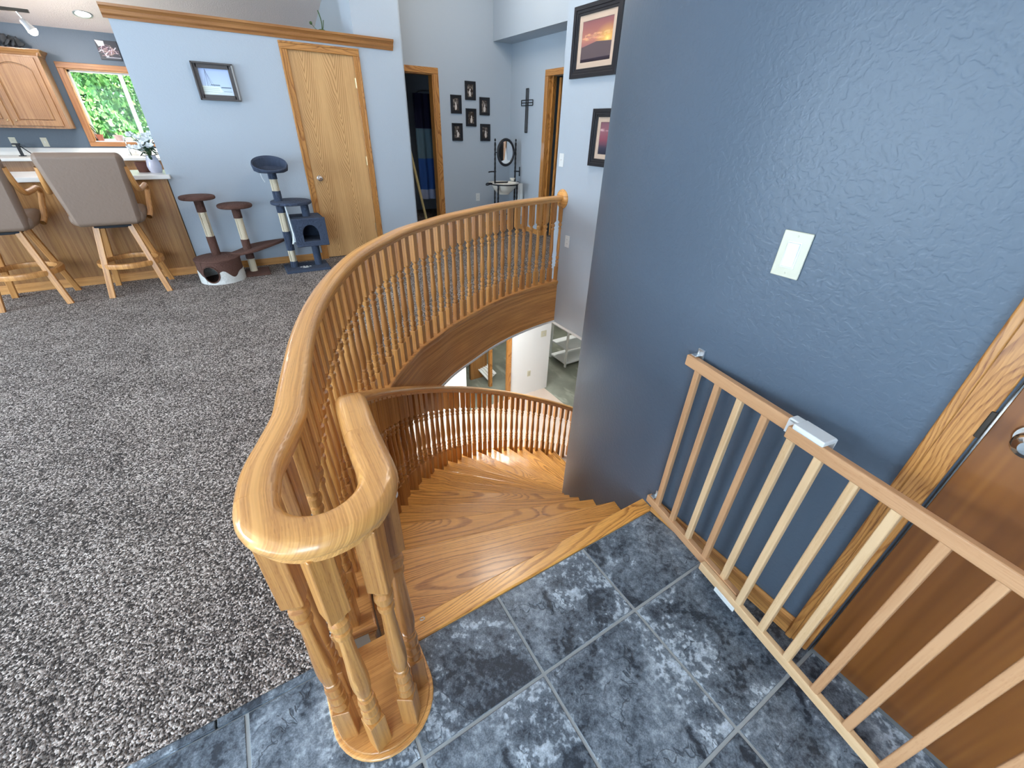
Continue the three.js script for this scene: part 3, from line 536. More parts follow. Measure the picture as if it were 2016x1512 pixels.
function wallPlate(name, label, pos, turn, kind, mat, w = 0.07, h = 0.115) { // faces +z before turning
  const t = thing(name, label, kind === 'outlet' ? 'outlet' : 'light switch', pos, turn);
  sub('plate', bx(-w / 2, -h / 2, 0, w / 2, h / 2, 0.006, 'y', 0.003), mat, t);
  if (kind === 'rocker') { sub('rocker_frame', bx(-0.0185, -0.0345, 0.005, 0.0185, 0.0345, 0.0078, 'y', 0.002), M.whitePlastic, t); const r = bx(-0.0155, -0.0315, 0, 0.0155, 0.0315, 0.007, 'y', 0.002); r.rotateX(0.06); r.translate(0, 0, 0.004); sub('rocker', r, M.whitePlastic, t); for (const y of [-0.048, 0.048]) { const s = cyl(0.003, 0.003, 0.0015, 0, 0, 0, 10); s.rotateX(Math.PI / 2); s.translate(0, y, 0.0058); sub('screw', s, M.almond, t); } }
  else if (kind === 'outlet') for (const y of [-0.02, 0.02]) { const o = sub('socket', bx(-0.015, y - 0.013, 0.005, 0.015, y + 0.013, 0.0075, 'y', 0.003), mat, t); sub('slot', [bx(-0.007, y - 0.004, 0.0072, -0.005, y + 0.005, 0.0078, 'y'), bx(0.005, y - 0.004, 0.0072, 0.007, y + 0.005, 0.0078, 'y')], M.iron, o); }
  else sub('toggle', [bx(-0.005, -0.012, 0.004, 0.005, 0.012, 0.007, 'y'), bx(-0.004, 0, 0.005, 0.004, 0.009, 0.018, 'y', 0.002)], M.whitePlastic, t);
  return t;
}
wallPlate('light_switch', 'almond rocker light switch on the dark slate blue wall', [XW, 1.165, -0.557], -Math.PI / 2, 'rocker', M.almond, 0.074, 0.118);
wallPlate('light_switch', 'white light switch on the pale end wall under the framed pictures', [XE, 1.185, -3.625], -Math.PI / 2, 'toggle', M.whitePlastic);
wallPlate('wall_outlet', 'white outlet low on the pale end wall below the rail rosette', [XE, 0.46, -3.42], -Math.PI / 2, 'outlet', M.whitePlastic);
wallPlate('light_switch', 'double light switch on the white basement wall', [3.99, -1.61, -5.306], 0, 'toggle', M.almond, 0.115);
wallPlate('wall_outlet', 'outlet low on the white basement wall', [3.72, -2.343, -5.306], 0, 'outlet', M.almond);
wallPlate('wall_outlet', 'kitchen outlet with a black plug, left one under the cabinet', [-2.517, 1.08, ZK], 0, 'outlet', M.almond);
wallPlate('light_switch', 'kitchen switch plate between the plugged outlet and the window', [-2.19, 1.08, ZK], 0, 'toggle', M.almond);
wallPlate('wall_outlet', 'white outlet low on the hall wall left of the washstand', [3.36, 0.47, ZP], 0, 'outlet', M.whitePlastic);

/* ------------------------------------------------------------------ doors and casings of the back walls */
{
  const d = structGroup('door_1', 'oak veneer pantry door with a brass-coloured knob', 'door');
  const x0 = 0.787, x1 = 1.421; const g = bx(x0, 0.015, ZC - 0.045, x1, 2.038, ZC - 0.008, 'y', 0.002), p = g.attributes.position, uv = g.attributes.uv; for (let i = 0; i < p.count; i++) uv.setXY(i, (p.getX(i) - x0) / (x1 - x0), p.getY(i) / 2.04);
  sub('door_panel', g, M.doorVeneer, d);
  sub('casing', [bx(0.725, 0, ZC, 0.79, 2.036, ZC + 0.016, 'y', 0.005), bx(0.722, 0, ZC, 0.742, 2.036, ZC + 0.022, 'y', 0.004), bx(1.418, 0, ZC, 1.483, 2.036, ZC + 0.016, 'y', 0.005), bx(1.466, 0, ZC, 1.486, 2.036, ZC + 0.022, 'y', 0.004), bx(0.722, 2.036, ZC, 1.486, 2.097, ZC + 0.018, 'x', 0.005), bx(0.7215, 2.082, ZC, 1.4865, 2.1, ZC + 0.023, 'x', 0.004)], M.casing, d);
  const kn = lathe([[0, 0.062], [0.014, 0.061], [0.024, 0.054], [0.028, 0.044], [0.026, 0.034], [0.013, 0.024], [0.011, 0.012], [0.03, 0.008], [0.033, 0]], 24, 0.5); kn.rotateX(Math.PI / 2); kn.translate(0.862, 0.893, ZC - 0.008); sub('door_knob', kn, M.chrome, d);
  for (const y of [0.28, 1.02, 1.76]) sub('hinge', [cyl(0.006, 0.006, 0.09, 1.42, y, ZC + 0.002, 10), bx(1.405, y, ZC - 0.008, 1.42, y + 0.09, ZC - 0.005, 'y')], M.brass, d);
  struct('baseboard_back', [bx(-0.42, 0, ZC, 0.722, 0.08, ZC + 0.012, 'x', 0.004), bx(1.486, 0, ZC, 1.95, 0.08, ZC + 0.012, 'x', 0.004)], M.trim, 'oak baseboard along the pale blue pantry wall', 'baseboard');
}
{
  const d = structGroup('door_3', 'oak-cased doorway to the dark bathroom at the end of the hall', 'doorway');
  sub('casing', [bx(2.70, 0, ZP, 2.775, 2.036, ZP + 0.018, 'y', 0.005), bx(1.985, 2.036, ZP, 2.775, 2.106, ZP + 0.018, 'x', 0.005)], M.casing, d);
  sub('jamb', [bx(2.686, 0, ZP - 0.13, 2.702, 2.026, ZP + 0.001, 'y'), bx(1.985, 2.026, ZP - 0.13, 2.702, 2.045, ZP + 0.001, 'x')], M.casing, d);
  const e = structGroup('door_4', 'oak-cased doorway with a dark door ajar beside the end wall', 'doorway');
  sub('casing', [bx(XC - 0.018, 0, -5.62, XC, 2.04, -5.545, 'y', 0.005), bx(XC - 0.018, 2.04, -5.62, XC, 2.112, -4.68, 'z', 0.005), bx(XC - 0.018, 0, -4.75, XC, 2.04, -4.68, 'y', 0.005)], M.casing, e);
  sub('jamb', [bx(XC, 0, -5.552, XC + 0.12, 2.045, -5.535, 'y'), bx(XC + 0.05, 0, -5.535, XC + 0.06, 2.045, -5.515, 'y')], M.casing, e);
  const lf = bx(0, 0.015, -0.018, 0.76, 2.03, 0.018, 'y', 0.002); lf.rotateY(0.1); lf.translate(XC + 0.125, 0, -5.46); sub('door_leaf', lf, M.casing, e);
  const kn = ball(0.028, 0, 0, 0); kn.translate(XC + 0.82, 0.93, -5.46); sub('door_knob', kn, M.bronze, e);
  struct('baseboard_hall', [bx(2.775, 0, ZP, XC, 0.08, ZP + 0.012, 'x', 0.004), bx(XC - 0.012, 0, ZP, XC, 0.08, -5.62, 'z', 0.004)], M.trim, 'oak baseboard along the hall walls', 'baseboard');
}

/* ------------------------------------------------------------------ pictures */
function printTex(w, h, draw) { const c = document.createElement('canvas'); c.width = w; c.height = h; draw(c.getContext('2d'), w, h); const t = new THREE.CanvasTexture(c); t.colorSpace = THREE.SRGBColorSpace; t.magFilter = THREE.LinearFilter; return t; }
function picture(name, label, pos, turn, w, h, fw, mat, print, opt = {}) { // faces +z before turning; centre at pos
  const t = thing(name, label, 'picture', pos, turn, opt.group), dp = opt.depth ?? 0.02;
  const prof = (o, i, z0, z1) => { const s = new THREE.Shape([[-o[0], -o[1]], [o[0], -o[1]], [o[0], o[1]], [-o[0], o[1]]].map(([a, b]) => new THREE.Vector2(a, b))); s.holes.push(new THREE.Path([[-i[0], -i[1]], [-i[0], i[1]], [i[0], i[1]], [i[0], -i[1]]].map(([a, b]) => new THREE.Vector2(a, b)))); const g = new THREE.ExtrudeGeometry(s, { depth: z1 - z0 - 0.004, bevelEnabled: true, bevelSize: 0.002, bevelThickness: 0.002, bevelOffset: -0.002, bevelSegments: 1 }); g.translate(0, 0, z0 + 0.002); return grain(g, 'x'); };
  const W = w / 2, H = h / 2;
  sub('frame', [prof([W, H], [W - fw * 0.45, H - fw * 0.45], 0, dp), prof([W - fw * 0.4, H - fw * 0.4], [W - fw * 0.75, H - fw * 0.75], 0, dp * 0.78), prof([W - fw * 0.7, H - fw * 0.7], [W - fw, H - fw], 0, dp * 0.6)], mat, t);
  const pw = W - fw - (opt.mat ?? 0), ph = H - fw - (opt.mat ?? 0);
  if (opt.mat) sub('mat_board', prof([W - fw + 0.002, H - fw + 0.002], [pw, ph], 0, 0.009), M.matBoard, t);
  const pg = new THREE.PlaneGeometry(2 * pw, 2 * ph); pg.translate(0, 0, 0.005);
  sub('print', raw(pg), std({ map: print, roughness: opt.gloss ?? 0.25 }), t);
  return t;
}
const sepia = (seed) => printTex(96, 132, (x, w, h) => {
  x.fillStyle = '#3a322e'; x.fillRect(0, 0, w, h); const r = (k) => hash2(seed, k, 17);
  for (let k = 0; k < 26; k++) { const v = 40 + 150 * r(k); x.fillStyle = `rgba(${v},${v * 0.93},${v * 0.86},0.5)`; x.beginPath(); x.ellipse(w * r(k + 40), h * r(k + 80), 5 + 16 * r(k + 120), 6 + 22 * r(k + 160), r(k + 200) * 3, 0, 7); x.fill(); }
  x.fillStyle = '#cfc4ba'; x.beginPath(); x.ellipse(w * (0.4 + 0.2 * r(3)), h * 0.42, 9, 12, 0, 0, 7); x.fill(); x.beginPath(); x.ellipse(w * (0.42 + 0.2 * r(4)), h * 0.72, 17, 32, r(5) - 0.5, 0, 7); x.fill();
});
[['topmost', 3.26, 1.882], ['upper left', 3.028, 1.709], ['upper right', 3.491, 1.704], ['middle', 3.264, 1.557], ['lower left', 3.033, 1.37], ['lower right', 3.5, 1.372]].forEach(([which, x, y], k) =>
  picture('photo_frame', `small black photo frame, ${which} of the six on the hall wall`, [x, y, ZP], 0, 0.168, 0.222, 0.036, M.frameBlack, sepia(k + 2), { group: 'six photo frames on the hall wall', depth: 0.022 }));
const sunset = printTex(256, 320, (x, w, h) => {
  const g = x.createLinearGradient(0, 0, 0, h); [[0, '#8a5a5c'], [0.25, '#a2695f'], [0.45, '#b87a68'], [0.58, '#a06a66'], [0.66, '#6f5c5c'], [0.9, '#574a50'], [0.92, '#2a2230'], [1, '#1e1826']].forEach(([a, c]) => g.addColorStop(a, c)); x.fillStyle = g; x.fillRect(0, 0, w, h);
  const s = x.createRadialGradient(w * 0.85, h * 0.5, 2, w * 0.85, h * 0.45, 110); s.addColorStop(0, 'rgba(255,226,140,1)'); s.addColorStop(0.25, 'rgba(240,190,90,0.7)'); s.addColorStop(1, 'rgba(240,190,90,0)'); x.fillStyle = s; x.fillRect(0, 0, w, h * 0.6);
  for (let k = 0; k < 40; k++) { x.fillStyle = `rgba(${215 + 30 * hash2(k, 1, 2)},${160 + 40 * hash2(k, 2, 2)},130,0.35)`; x.beginPath(); x.ellipse(w * hash2(k, 3, 2), h * (0.32 + 0.14 * hash2(k, 4, 2)), 20 * hash2(k, 5, 2) + 6, 7, 0, 0, 7); x.fill(); }
  x.fillStyle = '#5c4f52'; x.beginPath(); x.moveTo(0, h * 0.62); x.lineTo(w * 0.5, h * 0.52); x.lineTo(w, h * 0.56); x.lineTo(w, h * 0.9); x.lineTo(0, h * 0.92); x.fill();
});
const dusk = printTex(128, 256, (x, w, h) => { const g = x.createLinearGradient(0, 0, 0, h); [[0, '#7c5560'], [0.3, '#94606a'], [0.55, '#8a4a58'], [0.68, '#6a4656'], [0.8, '#3a3a4c'], [1, '#242634']].forEach(([a, c]) => g.addColorStop(a, c)); x.fillStyle = g; x.fillRect(0, 0, w, h); for (let k = 0; k < 14; k++) { x.fillStyle = 'rgba(225,190,190,0.4)'; x.beginPath(); x.ellipse(w * hash2(k, 9, 5), h * (0.18 + 0.1 * hash2(k, 8, 5)), 12, 6, 0, 0, 7); x.fill(); } });
picture('framed_picture', 'large black framed sunset picture, upper one on the end wall', [XE, 2.053, -3.29], -Math.PI / 2, 0.575, 0.475, 0.065, M.frameBlack, sunset, { mat: 0.04, depth: 0.03, group: 'sunset pictures on the end wall' });
picture('framed_picture', 'black framed pink dusk picture half hidden by the curved wall', [XE, 1.382, -2.98], -Math.PI / 2, 0.46, 0.425, 0.06, M.frameBlack, dusk, { mat: 0.035, depth: 0.03, group: 'sunset pictures on the end wall' });
const ship = printTex(256, 224, (x, w, h) => {
  const g = x.createLinearGradient(0, 0, 0, h); g.addColorStop(0, '#b8ccf0'); g.addColorStop(0.7, '#c8dcf6'); g.addColorStop(1, '#dce8ee'); x.fillStyle = g; x.fillRect(0, 0, w, h);
  x.strokeStyle = '#5a6484'; x.lineWidth = 3; x.beginPath(); x.moveTo(w * 0.22, 6); x.lineTo(w * 0.2, h * 0.7); x.moveTo(w * 0.22, 6); x.lineTo(w * 0.33, h * 0.62); x.stroke(); x.lineWidth = 1.4; x.beginPath(); for (const a of [0.1, 0.27, 0.42]) { x.moveTo(w * 0.22, 20); x.lineTo(w * a, h * 0.68); } x.stroke();
  x.fillStyle = '#54687c'; x.fillRect(w * 0.3, h * 0.6, w * 0.3, 7); x.fillRect(w * 0.62, h * 0.68, w * 0.34, 8); x.fillStyle = '#e8f2ec'; x.beginPath(); x.moveTo(0, h * 0.66); x.lineTo(w * 0.58, h * 0.68); x.lineTo(w * 0.66, h * 0.86); x.lineTo(w * 0.3, h); x.lineTo(0, h); x.fill();
  x.strokeStyle = '#9ab4b0'; x.lineWidth = 2; for (const y of [0.74, 0.8, 0.88]) { x.beginPath(); x.moveTo(0, h * y); x.lineTo(w * 0.55, h * (y + 0.01)); x.stroke(); } x.fillStyle = '#7f98a8'; x.fillRect(w * 0.68, h * 0.84, w * 0.28, 4);
});
{
  const t = thing('harbour_picture', 'weathered wooden frame with a blue harbour print on the pantry wall', 'picture', [0.113, 1.73, ZC]);
  const W = 0.166, H = 0.146;
  sub('frame', [bx(-W + 0.03, H - 0.045, 0, W - 0.03, H - 0.012, 0.03, 'x', 0.003), bx(-W + 0.03, -H + 0.012, 0, W - 0.03, -H + 0.045, 0.03, 'x', 0.003), bx(-W + 0.012, -H + 0.012, 0, -W + 0.045, H - 0.012, 0.03, 'y', 0.003), bx(W - 0.045, -H + 0.012, 0, W - 0.012, H - 0.012, 0.03, 'y', 0.003), bx(-W, H - 0.014, 0, W, H, 0.045, 'x', 0.003), bx(-W, -H, 0, W, -H + 0.014, 0.045, 'x', 0.003), bx(-W, -H, 0, -W + 0.014, H, 0.045, 'y', 0.003)], M.weathered, t);
  sub('pale_side_strip', bx(W - 0.014, -H, 0, W, H, 0.045, 'y', 0.003), M.weatheredPale, t);
  const pg = new THREE.PlaneGeometry(2 * (W - 0.044), 2 * (H - 0.044)); pg.translate(0, 0, 0.012); sub('print', raw(pg), std({ map: ship, roughness: 0.3 }), t);
}
const art = printTex(128, 128, (x, w, h) => { x.fillStyle = '#241c22'; x.fillRect(0, 0, w, h); x.fillStyle = '#c9c6c8'; x.beginPath(); x.moveTo(0, 0); x.lineTo(52, 4); x.lineTo(50, 36); x.lineTo(12, 42); x.fill(); for (let k = 0; k < 18; k++) { x.strokeStyle = k % 3 ? `rgba(150,${90 + k * 2},110,0.8)` : 'rgba(225,215,218,0.9)'; x.lineWidth = 2 + 5 * hash2(k, 3, 31); x.beginPath(); x.moveTo(w * hash2(k, 1, 31), h * (0.15 + 0.7 * hash2(k, 2, 31))); x.quadraticCurveTo(w * hash2(k, 4, 31), h * hash2(k, 5, 31), w * hash2(k, 6, 31), h * (0.3 + 0.6 * hash2(k, 7, 31))); x.stroke(); } x.fillStyle = '#15131a'; x.fillRect(20, h - 14, w, 14); x.fillStyle = '#b9b6bc'; x.fillRect(34, h - 18, 90, 5); });
{ const t = thing('wall_art', 'dark burgundy and white wall art above the kitchen window', 'picture', [-1.035, 2.235, ZK]); const pg = new THREE.PlaneGeometry(0.24, 0.22); pg.translate(0, 0, 0.021); sub('canvas', bx(-0.122, -0.112, 0, 0.122, 0.112, 0.02, 'y', 0.003), M.frameBlack, t); sub('print', raw(pg), std({ map: art, roughness: 0.3 }), t); }
{
  const t = thing('wall_cross_ornament', 'thin wire cross hanging on the hall wall', 'cross', [XC - 0.012, 1.66, -6.045], -Math.PI / 2);
  const ln = (a, b) => rod(V3(...a, 0), V3(...b, 0), 0.0055, 8), w = 0.03;
  sub('wire_frame', [ln([-w, -0.27], [-w, 0.265]), ln([w, -0.27], [w, 0.265]), ln([-w, -0.27], [w, -0.27]), ln([-w, 0.265], [w, 0.265]), ln([0, -0.27], [0, 0.265]), ln([-0.15, 0.13], [0.15, 0.13]), ln([-0.15, 0.065], [0.15, 0.065]), ln([-0.15, 0.065], [-0.15, 0.13]), ln([0.15, 0.065], [0.15, 0.13]), ln([-0.15, 0.098], [0.15, 0.098])], M.iron, t);
  t.scale.set(1, 1, 1);
}

/* ------------------------------------------------------------------ washstand in the hall corner */
{
  const t = thing('washstand', 'black wrought iron washstand with an oval mirror in the hall corner', 'washstand', [3.55, 0, -6.0]);
  const tw = (x, z, y0, y1) => { const g = new THREE.BoxGeometry(0.02, y1 - y0, 0.02, 1, 40, 1); const p = g.attributes.position; for (let i = 0; i < p.count; i++) { const a = p.getY(i) * 26, c = Math.cos(a), s = Math.sin(a), X = p.getX(i), Z = p.getZ(i); p.setX(i, X * c - Z * s); p.setZ(i, X * s + Z * c); } g.computeVertexNormals(); g.translate(x, (y0 + y1) / 2, z); return grain(g, 'y'); };
  for (const x of [-0.09, 0.27]) { sub('post', [tw(x, -0.13, 0, 1.26), ball(0.013, x, 1.285, -0.13, 1, 1.6, 1), ball(0.018, x, 0.87, -0.13)], M.iron, t); }
  for (const x of [-0.18, 0.15]) sub('leg', [tw(x, 0.13, 0, 0.72)], M.iron, t);
  const ring = new THREE.TorusGeometry(0.215, 0.011, 10, 40); ring.rotateX(Math.PI / 2); ring.translate(-0.01, 0.715, 0.0); sub('basin_ring', grain(ring), M.iron, t);
  sub('side_arm', [tube([V3(-0.22, 0.72, 0), V3(-0.31, 0.705, 0.0), V3(-0.32, 0.73, 0.03), V3(-0.23, 0.73, 0.05)], 0.009), tube([V3(-0.09, 0.87, -0.13), V3(-0.16, 0.872, -0.12), V3(-0.21, 0.868, -0.11)], 0.009), tube([V3(0.27, 0.87, -0.13), V3(0.31, 0.868, -0.12), V3(0.345, 0.868, -0.12)], 0.009), rod(V3(0.345, 0.80, -0.12), V3(0.345, 0.93, -0.12), 0.01), tube([V3(0.27, 0.69, -0.13), V3(0.30, 0.72, -0.1), V3(0.35, 0.68, -0.08), V3(0.36, 0.5, -0.08)], 0.008), rod(V3(-0.09, 0.72, -0.13), V3(0.27, 0.72, -0.13), 0.01), rod(V3(-0.09, 0.25, -0.13), V3(0.27, 0.25, -0.13), 0.008)], M.iron, t);
  const fr = new THREE.TorusGeometry(0.15, 0.018, 12, 44); fr.scale(0.92, 1.12, 1); fr.translate(0.09, 1.125, -0.12); const mf = sub('mirror_frame', grain(fr), M.frameBlack, t);
  const mg = new THREE.CircleGeometry(0.145, 40); mg.scale(0.92, 1.12, 1); mg.translate(0.09, 1.125, -0.118); sub('mirror_glass', grain(mg), M.mirror, mf);
  sub('mirror_pivot', [rod(V3(-0.09, 1.125, -0.125), V3(-0.05, 1.125, -0.12), 0.006), rod(V3(0.23, 1.125, -0.12), V3(0.27, 1.125, -0.125), 0.006)], M.iron, t);
  const et = new THREE.Shape(); [[-0.11, -0.115], [-0.075, -0.11], [-0.03, -0.1], [-0.02, -0.06], [-0.014, -0.02], [-0.006, 0.03], [0, 0.07], [0.006, 0.03], [0.014, -0.02], [0.02, -0.06], [0.03, -0.1], [0.075, -0.11], [0.11, -0.115], [0.07, -0.143], [0, -0.152], [-0.07, -0.143]].forEach(([a, b], i) => i ? et.lineTo(a * 0.85, b) : et.moveTo(a * 0.85, b));
  const eg = new THREE.ExtrudeGeometry(et, { depth: 0.001, bevelEnabled: false }); eg.translate(0.09, 1.125, -0.1175); sub('etched_motif', grain(eg), M.petal, mf);
  const bowl = thing('wash_basin', 'cream ceramic bowl sitting in the iron washstand', 'bowl', [3.54, 0.572, -6.0]);
  sub('bowl_body', lathe([[0.0, 0.0], [0.09, 0.0], [0.095, 0.012], [0.13, 0.04], [0.175, 0.09], [0.2, 0.14], [0.235, 0.152], [0.238, 0.16], [0.2, 0.158], [0.165, 0.1], [0.11, 0.045], [0, 0.03]], 44), M.ceramic, bowl);
  const dish = thing('soap_dish', 'small white soap dish behind the cream bowl', 'soap dish', [3.77, 0.735, -6.12]);
  sub('dish_body', lathe([[0, 0], [0.025, 0], [0.04, 0.03], [0.043, 0.04], [0.036, 0.036], [0, 0.015]], 24), M.ceramic, dish);
  const tow = thing('hand_towel', 'white towel hanging at the right of the washstand', 'towel', [3.80, 0.22, -6.03]);
  const fold = new THREE.PlaneGeometry(0.1, 0.48, 24, 8), fp = fold.attributes.position; for (let i = 0; i < fp.count; i++) { const sx = fp.getX(i), sy = fp.getY(i); fp.setZ(i, Math.sin(sx * 150) * 0.012); fp.setX(i, sx * (0.75 - sy * 0.9)); } fold.computeVertexNormals(); const f2 = fold.clone(); f2.translate(0, 0, -0.02); fold.translate(0.07, 0.245, 0.0); f2.translate(0.07, 0.245, 0); sub('cloth', [grain(fold), grain(f2)], M.petal, tow);
}
/* ------------------------------------------------------------------ bathroom doorway contents */
{
  const W = 0.95, H = 1.55, g = new THREE.PlaneGeometry(W, H, 90, 20), p = g.attributes.position; for (let i = 0; i < p.count; i++) { const x = p.getX(i), y = p.getY(i); p.setZ(i, Math.sin(x * 46) * 0.025 + Math.sin(x * 17 + 1) * 0.02 + 0.01 * Math.sin(y * 3 + x * 9)); } g.computeVertexNormals(); g.translate(3.27, 1.1, -7.6);
  const ct = tex(8, 256, (u, v, c) => { const y = v; const A = y > 0.69 ? [22, 24, 60] : y > 0.41 ? [120, 152, 170] : y > 0.1 ? [60, 108, 190] : [190, 205, 240]; c[0] = A[0]; c[1] = A[1]; c[2] = A[2]; }, true, 1, 1);
  const gg = raw(g); const sc = obj('shower_curtain', gg, std({ map: ct, roughness: 0.8, side: THREE.DoubleSide })); tag(sc, 'shower curtain in navy, grey and blue bands in the dark bathroom', 'curtain');
  const r = tag(obj('curtain_rod', [tube([V3(2.85, 1.3, -7.67), V3(2.86, 1.85, -7.67), V3(2.9, 1.9, -7.67), V3(3.2, 1.92, -7.67), V3(3.84, 1.92, -7.67)], 0.012, 40)], M.chrome), 'pale curtain rod above the shower curtain', 'rod');
  const bm = thing('bamboo_pole', 'tan bamboo pole leaning in the bathroom doorway', 'pole');
  const a = V3(2.45, 0.0, -6.42), b = V3(2.21, 1.5, -6.49); sub('culm', rod(a, b, 0.018, 14), M.bamboo, bm);
  for (let k = 1; k < 7; k++) { const c = a.clone().lerp(b, k / 7), q = b.clone().sub(a).normalize(); sub('node', rod(c.clone().addScaledVector(q, -0.006), c.clone().addScaledVector(q, 0.006), 0.0205, 14), M.bamboo, bm); }
}

/* ------------------------------------------------------------------ cat trees */
function post(list, x, z) { /* list of [y0, y1, kind] */ return list.map(([y0, y1, k]) => [cyl(k === 's' ? 0.036 : 0.04, k === 's' ? 0.036 : 0.04, y1 - y0, x, y0, z, 24), k]); }
const disc = (r, y, t, x, z) => { const g = lathe([[0, t], [r - t * 0.4, t], [r - t * 0.12, t * 0.85], [r, t * 0.5], [r - t * 0.12, t * 0.15], [r - t * 0.4, 0], [0, 0]], 40); g.translate(x, y, z); return g; };
{
  const t = thing('brown_cat_house', 'brown and white round cat house with a scratching post and perch', 'cat tree', [-0.33, 0, -5.2]);
  // drum with a cut doorway: wall built from a grid with the round opening left out
  const wall = (y0, y1fn, mat, name, r) => {
    const pos = [], idx = [], N = 96, Mv = 24; for (let i = 0; i <= N; i++) { const a = i / N * Math.PI * 2; for (let j = 0; j <= Mv; j++) { const y = lerp(y0(a), y1fn(a), j / Mv); pos.push(Math.sin(a) * r, y, Math.cos(a) * r); } }
    for (let i = 0; i < N; i++) for (let j = 0; j < Mv; j++) { const a = (i + 0.5) / N * Math.PI * 2, y = lerp(y0(a), y1fn(a), (j + 0.5) / Mv); let da = a - Math.PI * 1.86; if (da < -Math.PI) da += 2 * Math.PI; const dx = da * 0.2, dy = y - 0.108; if (dx * dx / (0.074 * 0.074) + dy * dy / (0.082 * 0.082) < 1) continue; const k = i * (Mv + 1) + j; idx.push(k, k + Mv + 1, k + 1, k + 1, k + Mv + 1, k + Mv + 2); }
    const g = new THREE.BufferGeometry(); g.setAttribute('position', new THREE.Float32BufferAttribute(pos, 3)); g.setIndex(idx); g.computeVertexNormals(); return sub(name, grain(g), mat, t);
  };
  const scal = (a) => 0.10 + 0.028 * Math.sin(a * 5 + 1.5) + 0.012 * Math.sin(a * 9);
  M.plushBrown.side = M.plushWhite.side = THREE.DoubleSide;
  wall(() => 0.0, scal, M.plushWhite, 'white_skirt', 0.204);
  wall(scal, () => 0.225, M.plushBrown, 'brown_drum', 0.2);
  sub('drum_top', disc(0.206, 0.215, 0.022, 0, 0), M.plushBrown, t);
  sub('drum_floor', disc(0.2, 0, 0.012, 0, 0), M.plushBrown, t);
  const rim = []; for (let k = 0; k < 40; k++) { const q = k / 40 * Math.PI * 2, a = Math.PI * 1.86 + 0.072 / 0.2 * Math.cos(q); rim.push(V3(Math.sin(a) * 0.204, 0.108 + 0.08 * Math.sin(q), Math.cos(a) * 0.204)); } sub('door_rim', tube(rim, 0.006, 80, 8, true), M.plushBrown, t);
  post([[0.23, 0.42, 'b'], [0.42, 0.65, 's'], [0.65, 0.765, 'b']], 0, -0.1).forEach(([g, k]) => sub(k === 's' ? 'sisal_post' : 'post_sleeve', g, k === 's' ? M.sisal : M.plushBrown, t));
  sub('perch', disc(0.152, 0.765, 0.034, 0.0, -0.1), M.plushBrown, t);
}
{
  const t = thing('brown_cat_tree', 'brown cat scratching tree with a slung shelf and round perch', 'cat tree', [-0.04, 0, -5.3]);
  sub('base', bx(-0.085, 0, -0.12, 0.15, 0.03, 0.15, 'x', 0.012), M.plushBrown, t);
  post([[0.03, 0.165, 's'], [0.165, 0.23, 'b'], [0.26, 0.365, 'b'], [0.365, 0.575, 's'], [0.575, 0.675, 'b']], 0, 0).forEach(([g, k]) => sub(k === 's' ? 'sisal_post' : 'post_sleeve', g, k === 's' ? M.sisal : M.plushBrown, t));
  const sh = new THREE.Shape(); sh.moveTo(-0.17, 0.0); sh.quadraticCurveTo(-0.06, 0.05, 0.02, 0.2); sh.quadraticCurveTo(0.2, 0.22, 0.38, 0.12); sh.quadraticCurveTo(0.3, 0.02, 0.16, -0.05); sh.quadraticCurveTo(0.02, -0.15, -0.1, -0.1); sh.closePath();
  const sg = new THREE.ExtrudeGeometry(sh, { depth: 0.012, bevelEnabled: true, bevelSize: 0.01, bevelThickness: 0.008, bevelSegments: 3, curveSegments: 10 }); sg.rotateX(-Math.PI / 2); sg.rotateZ(0.13); sg.translate(0, 0.245, 0); sub('shelf', grain(sg, 'x'), M.plushBrown, t);
  sub('perch', disc(0.158, 0.675, 0.036, 0.0, 0), M.plushBrown, t);
}
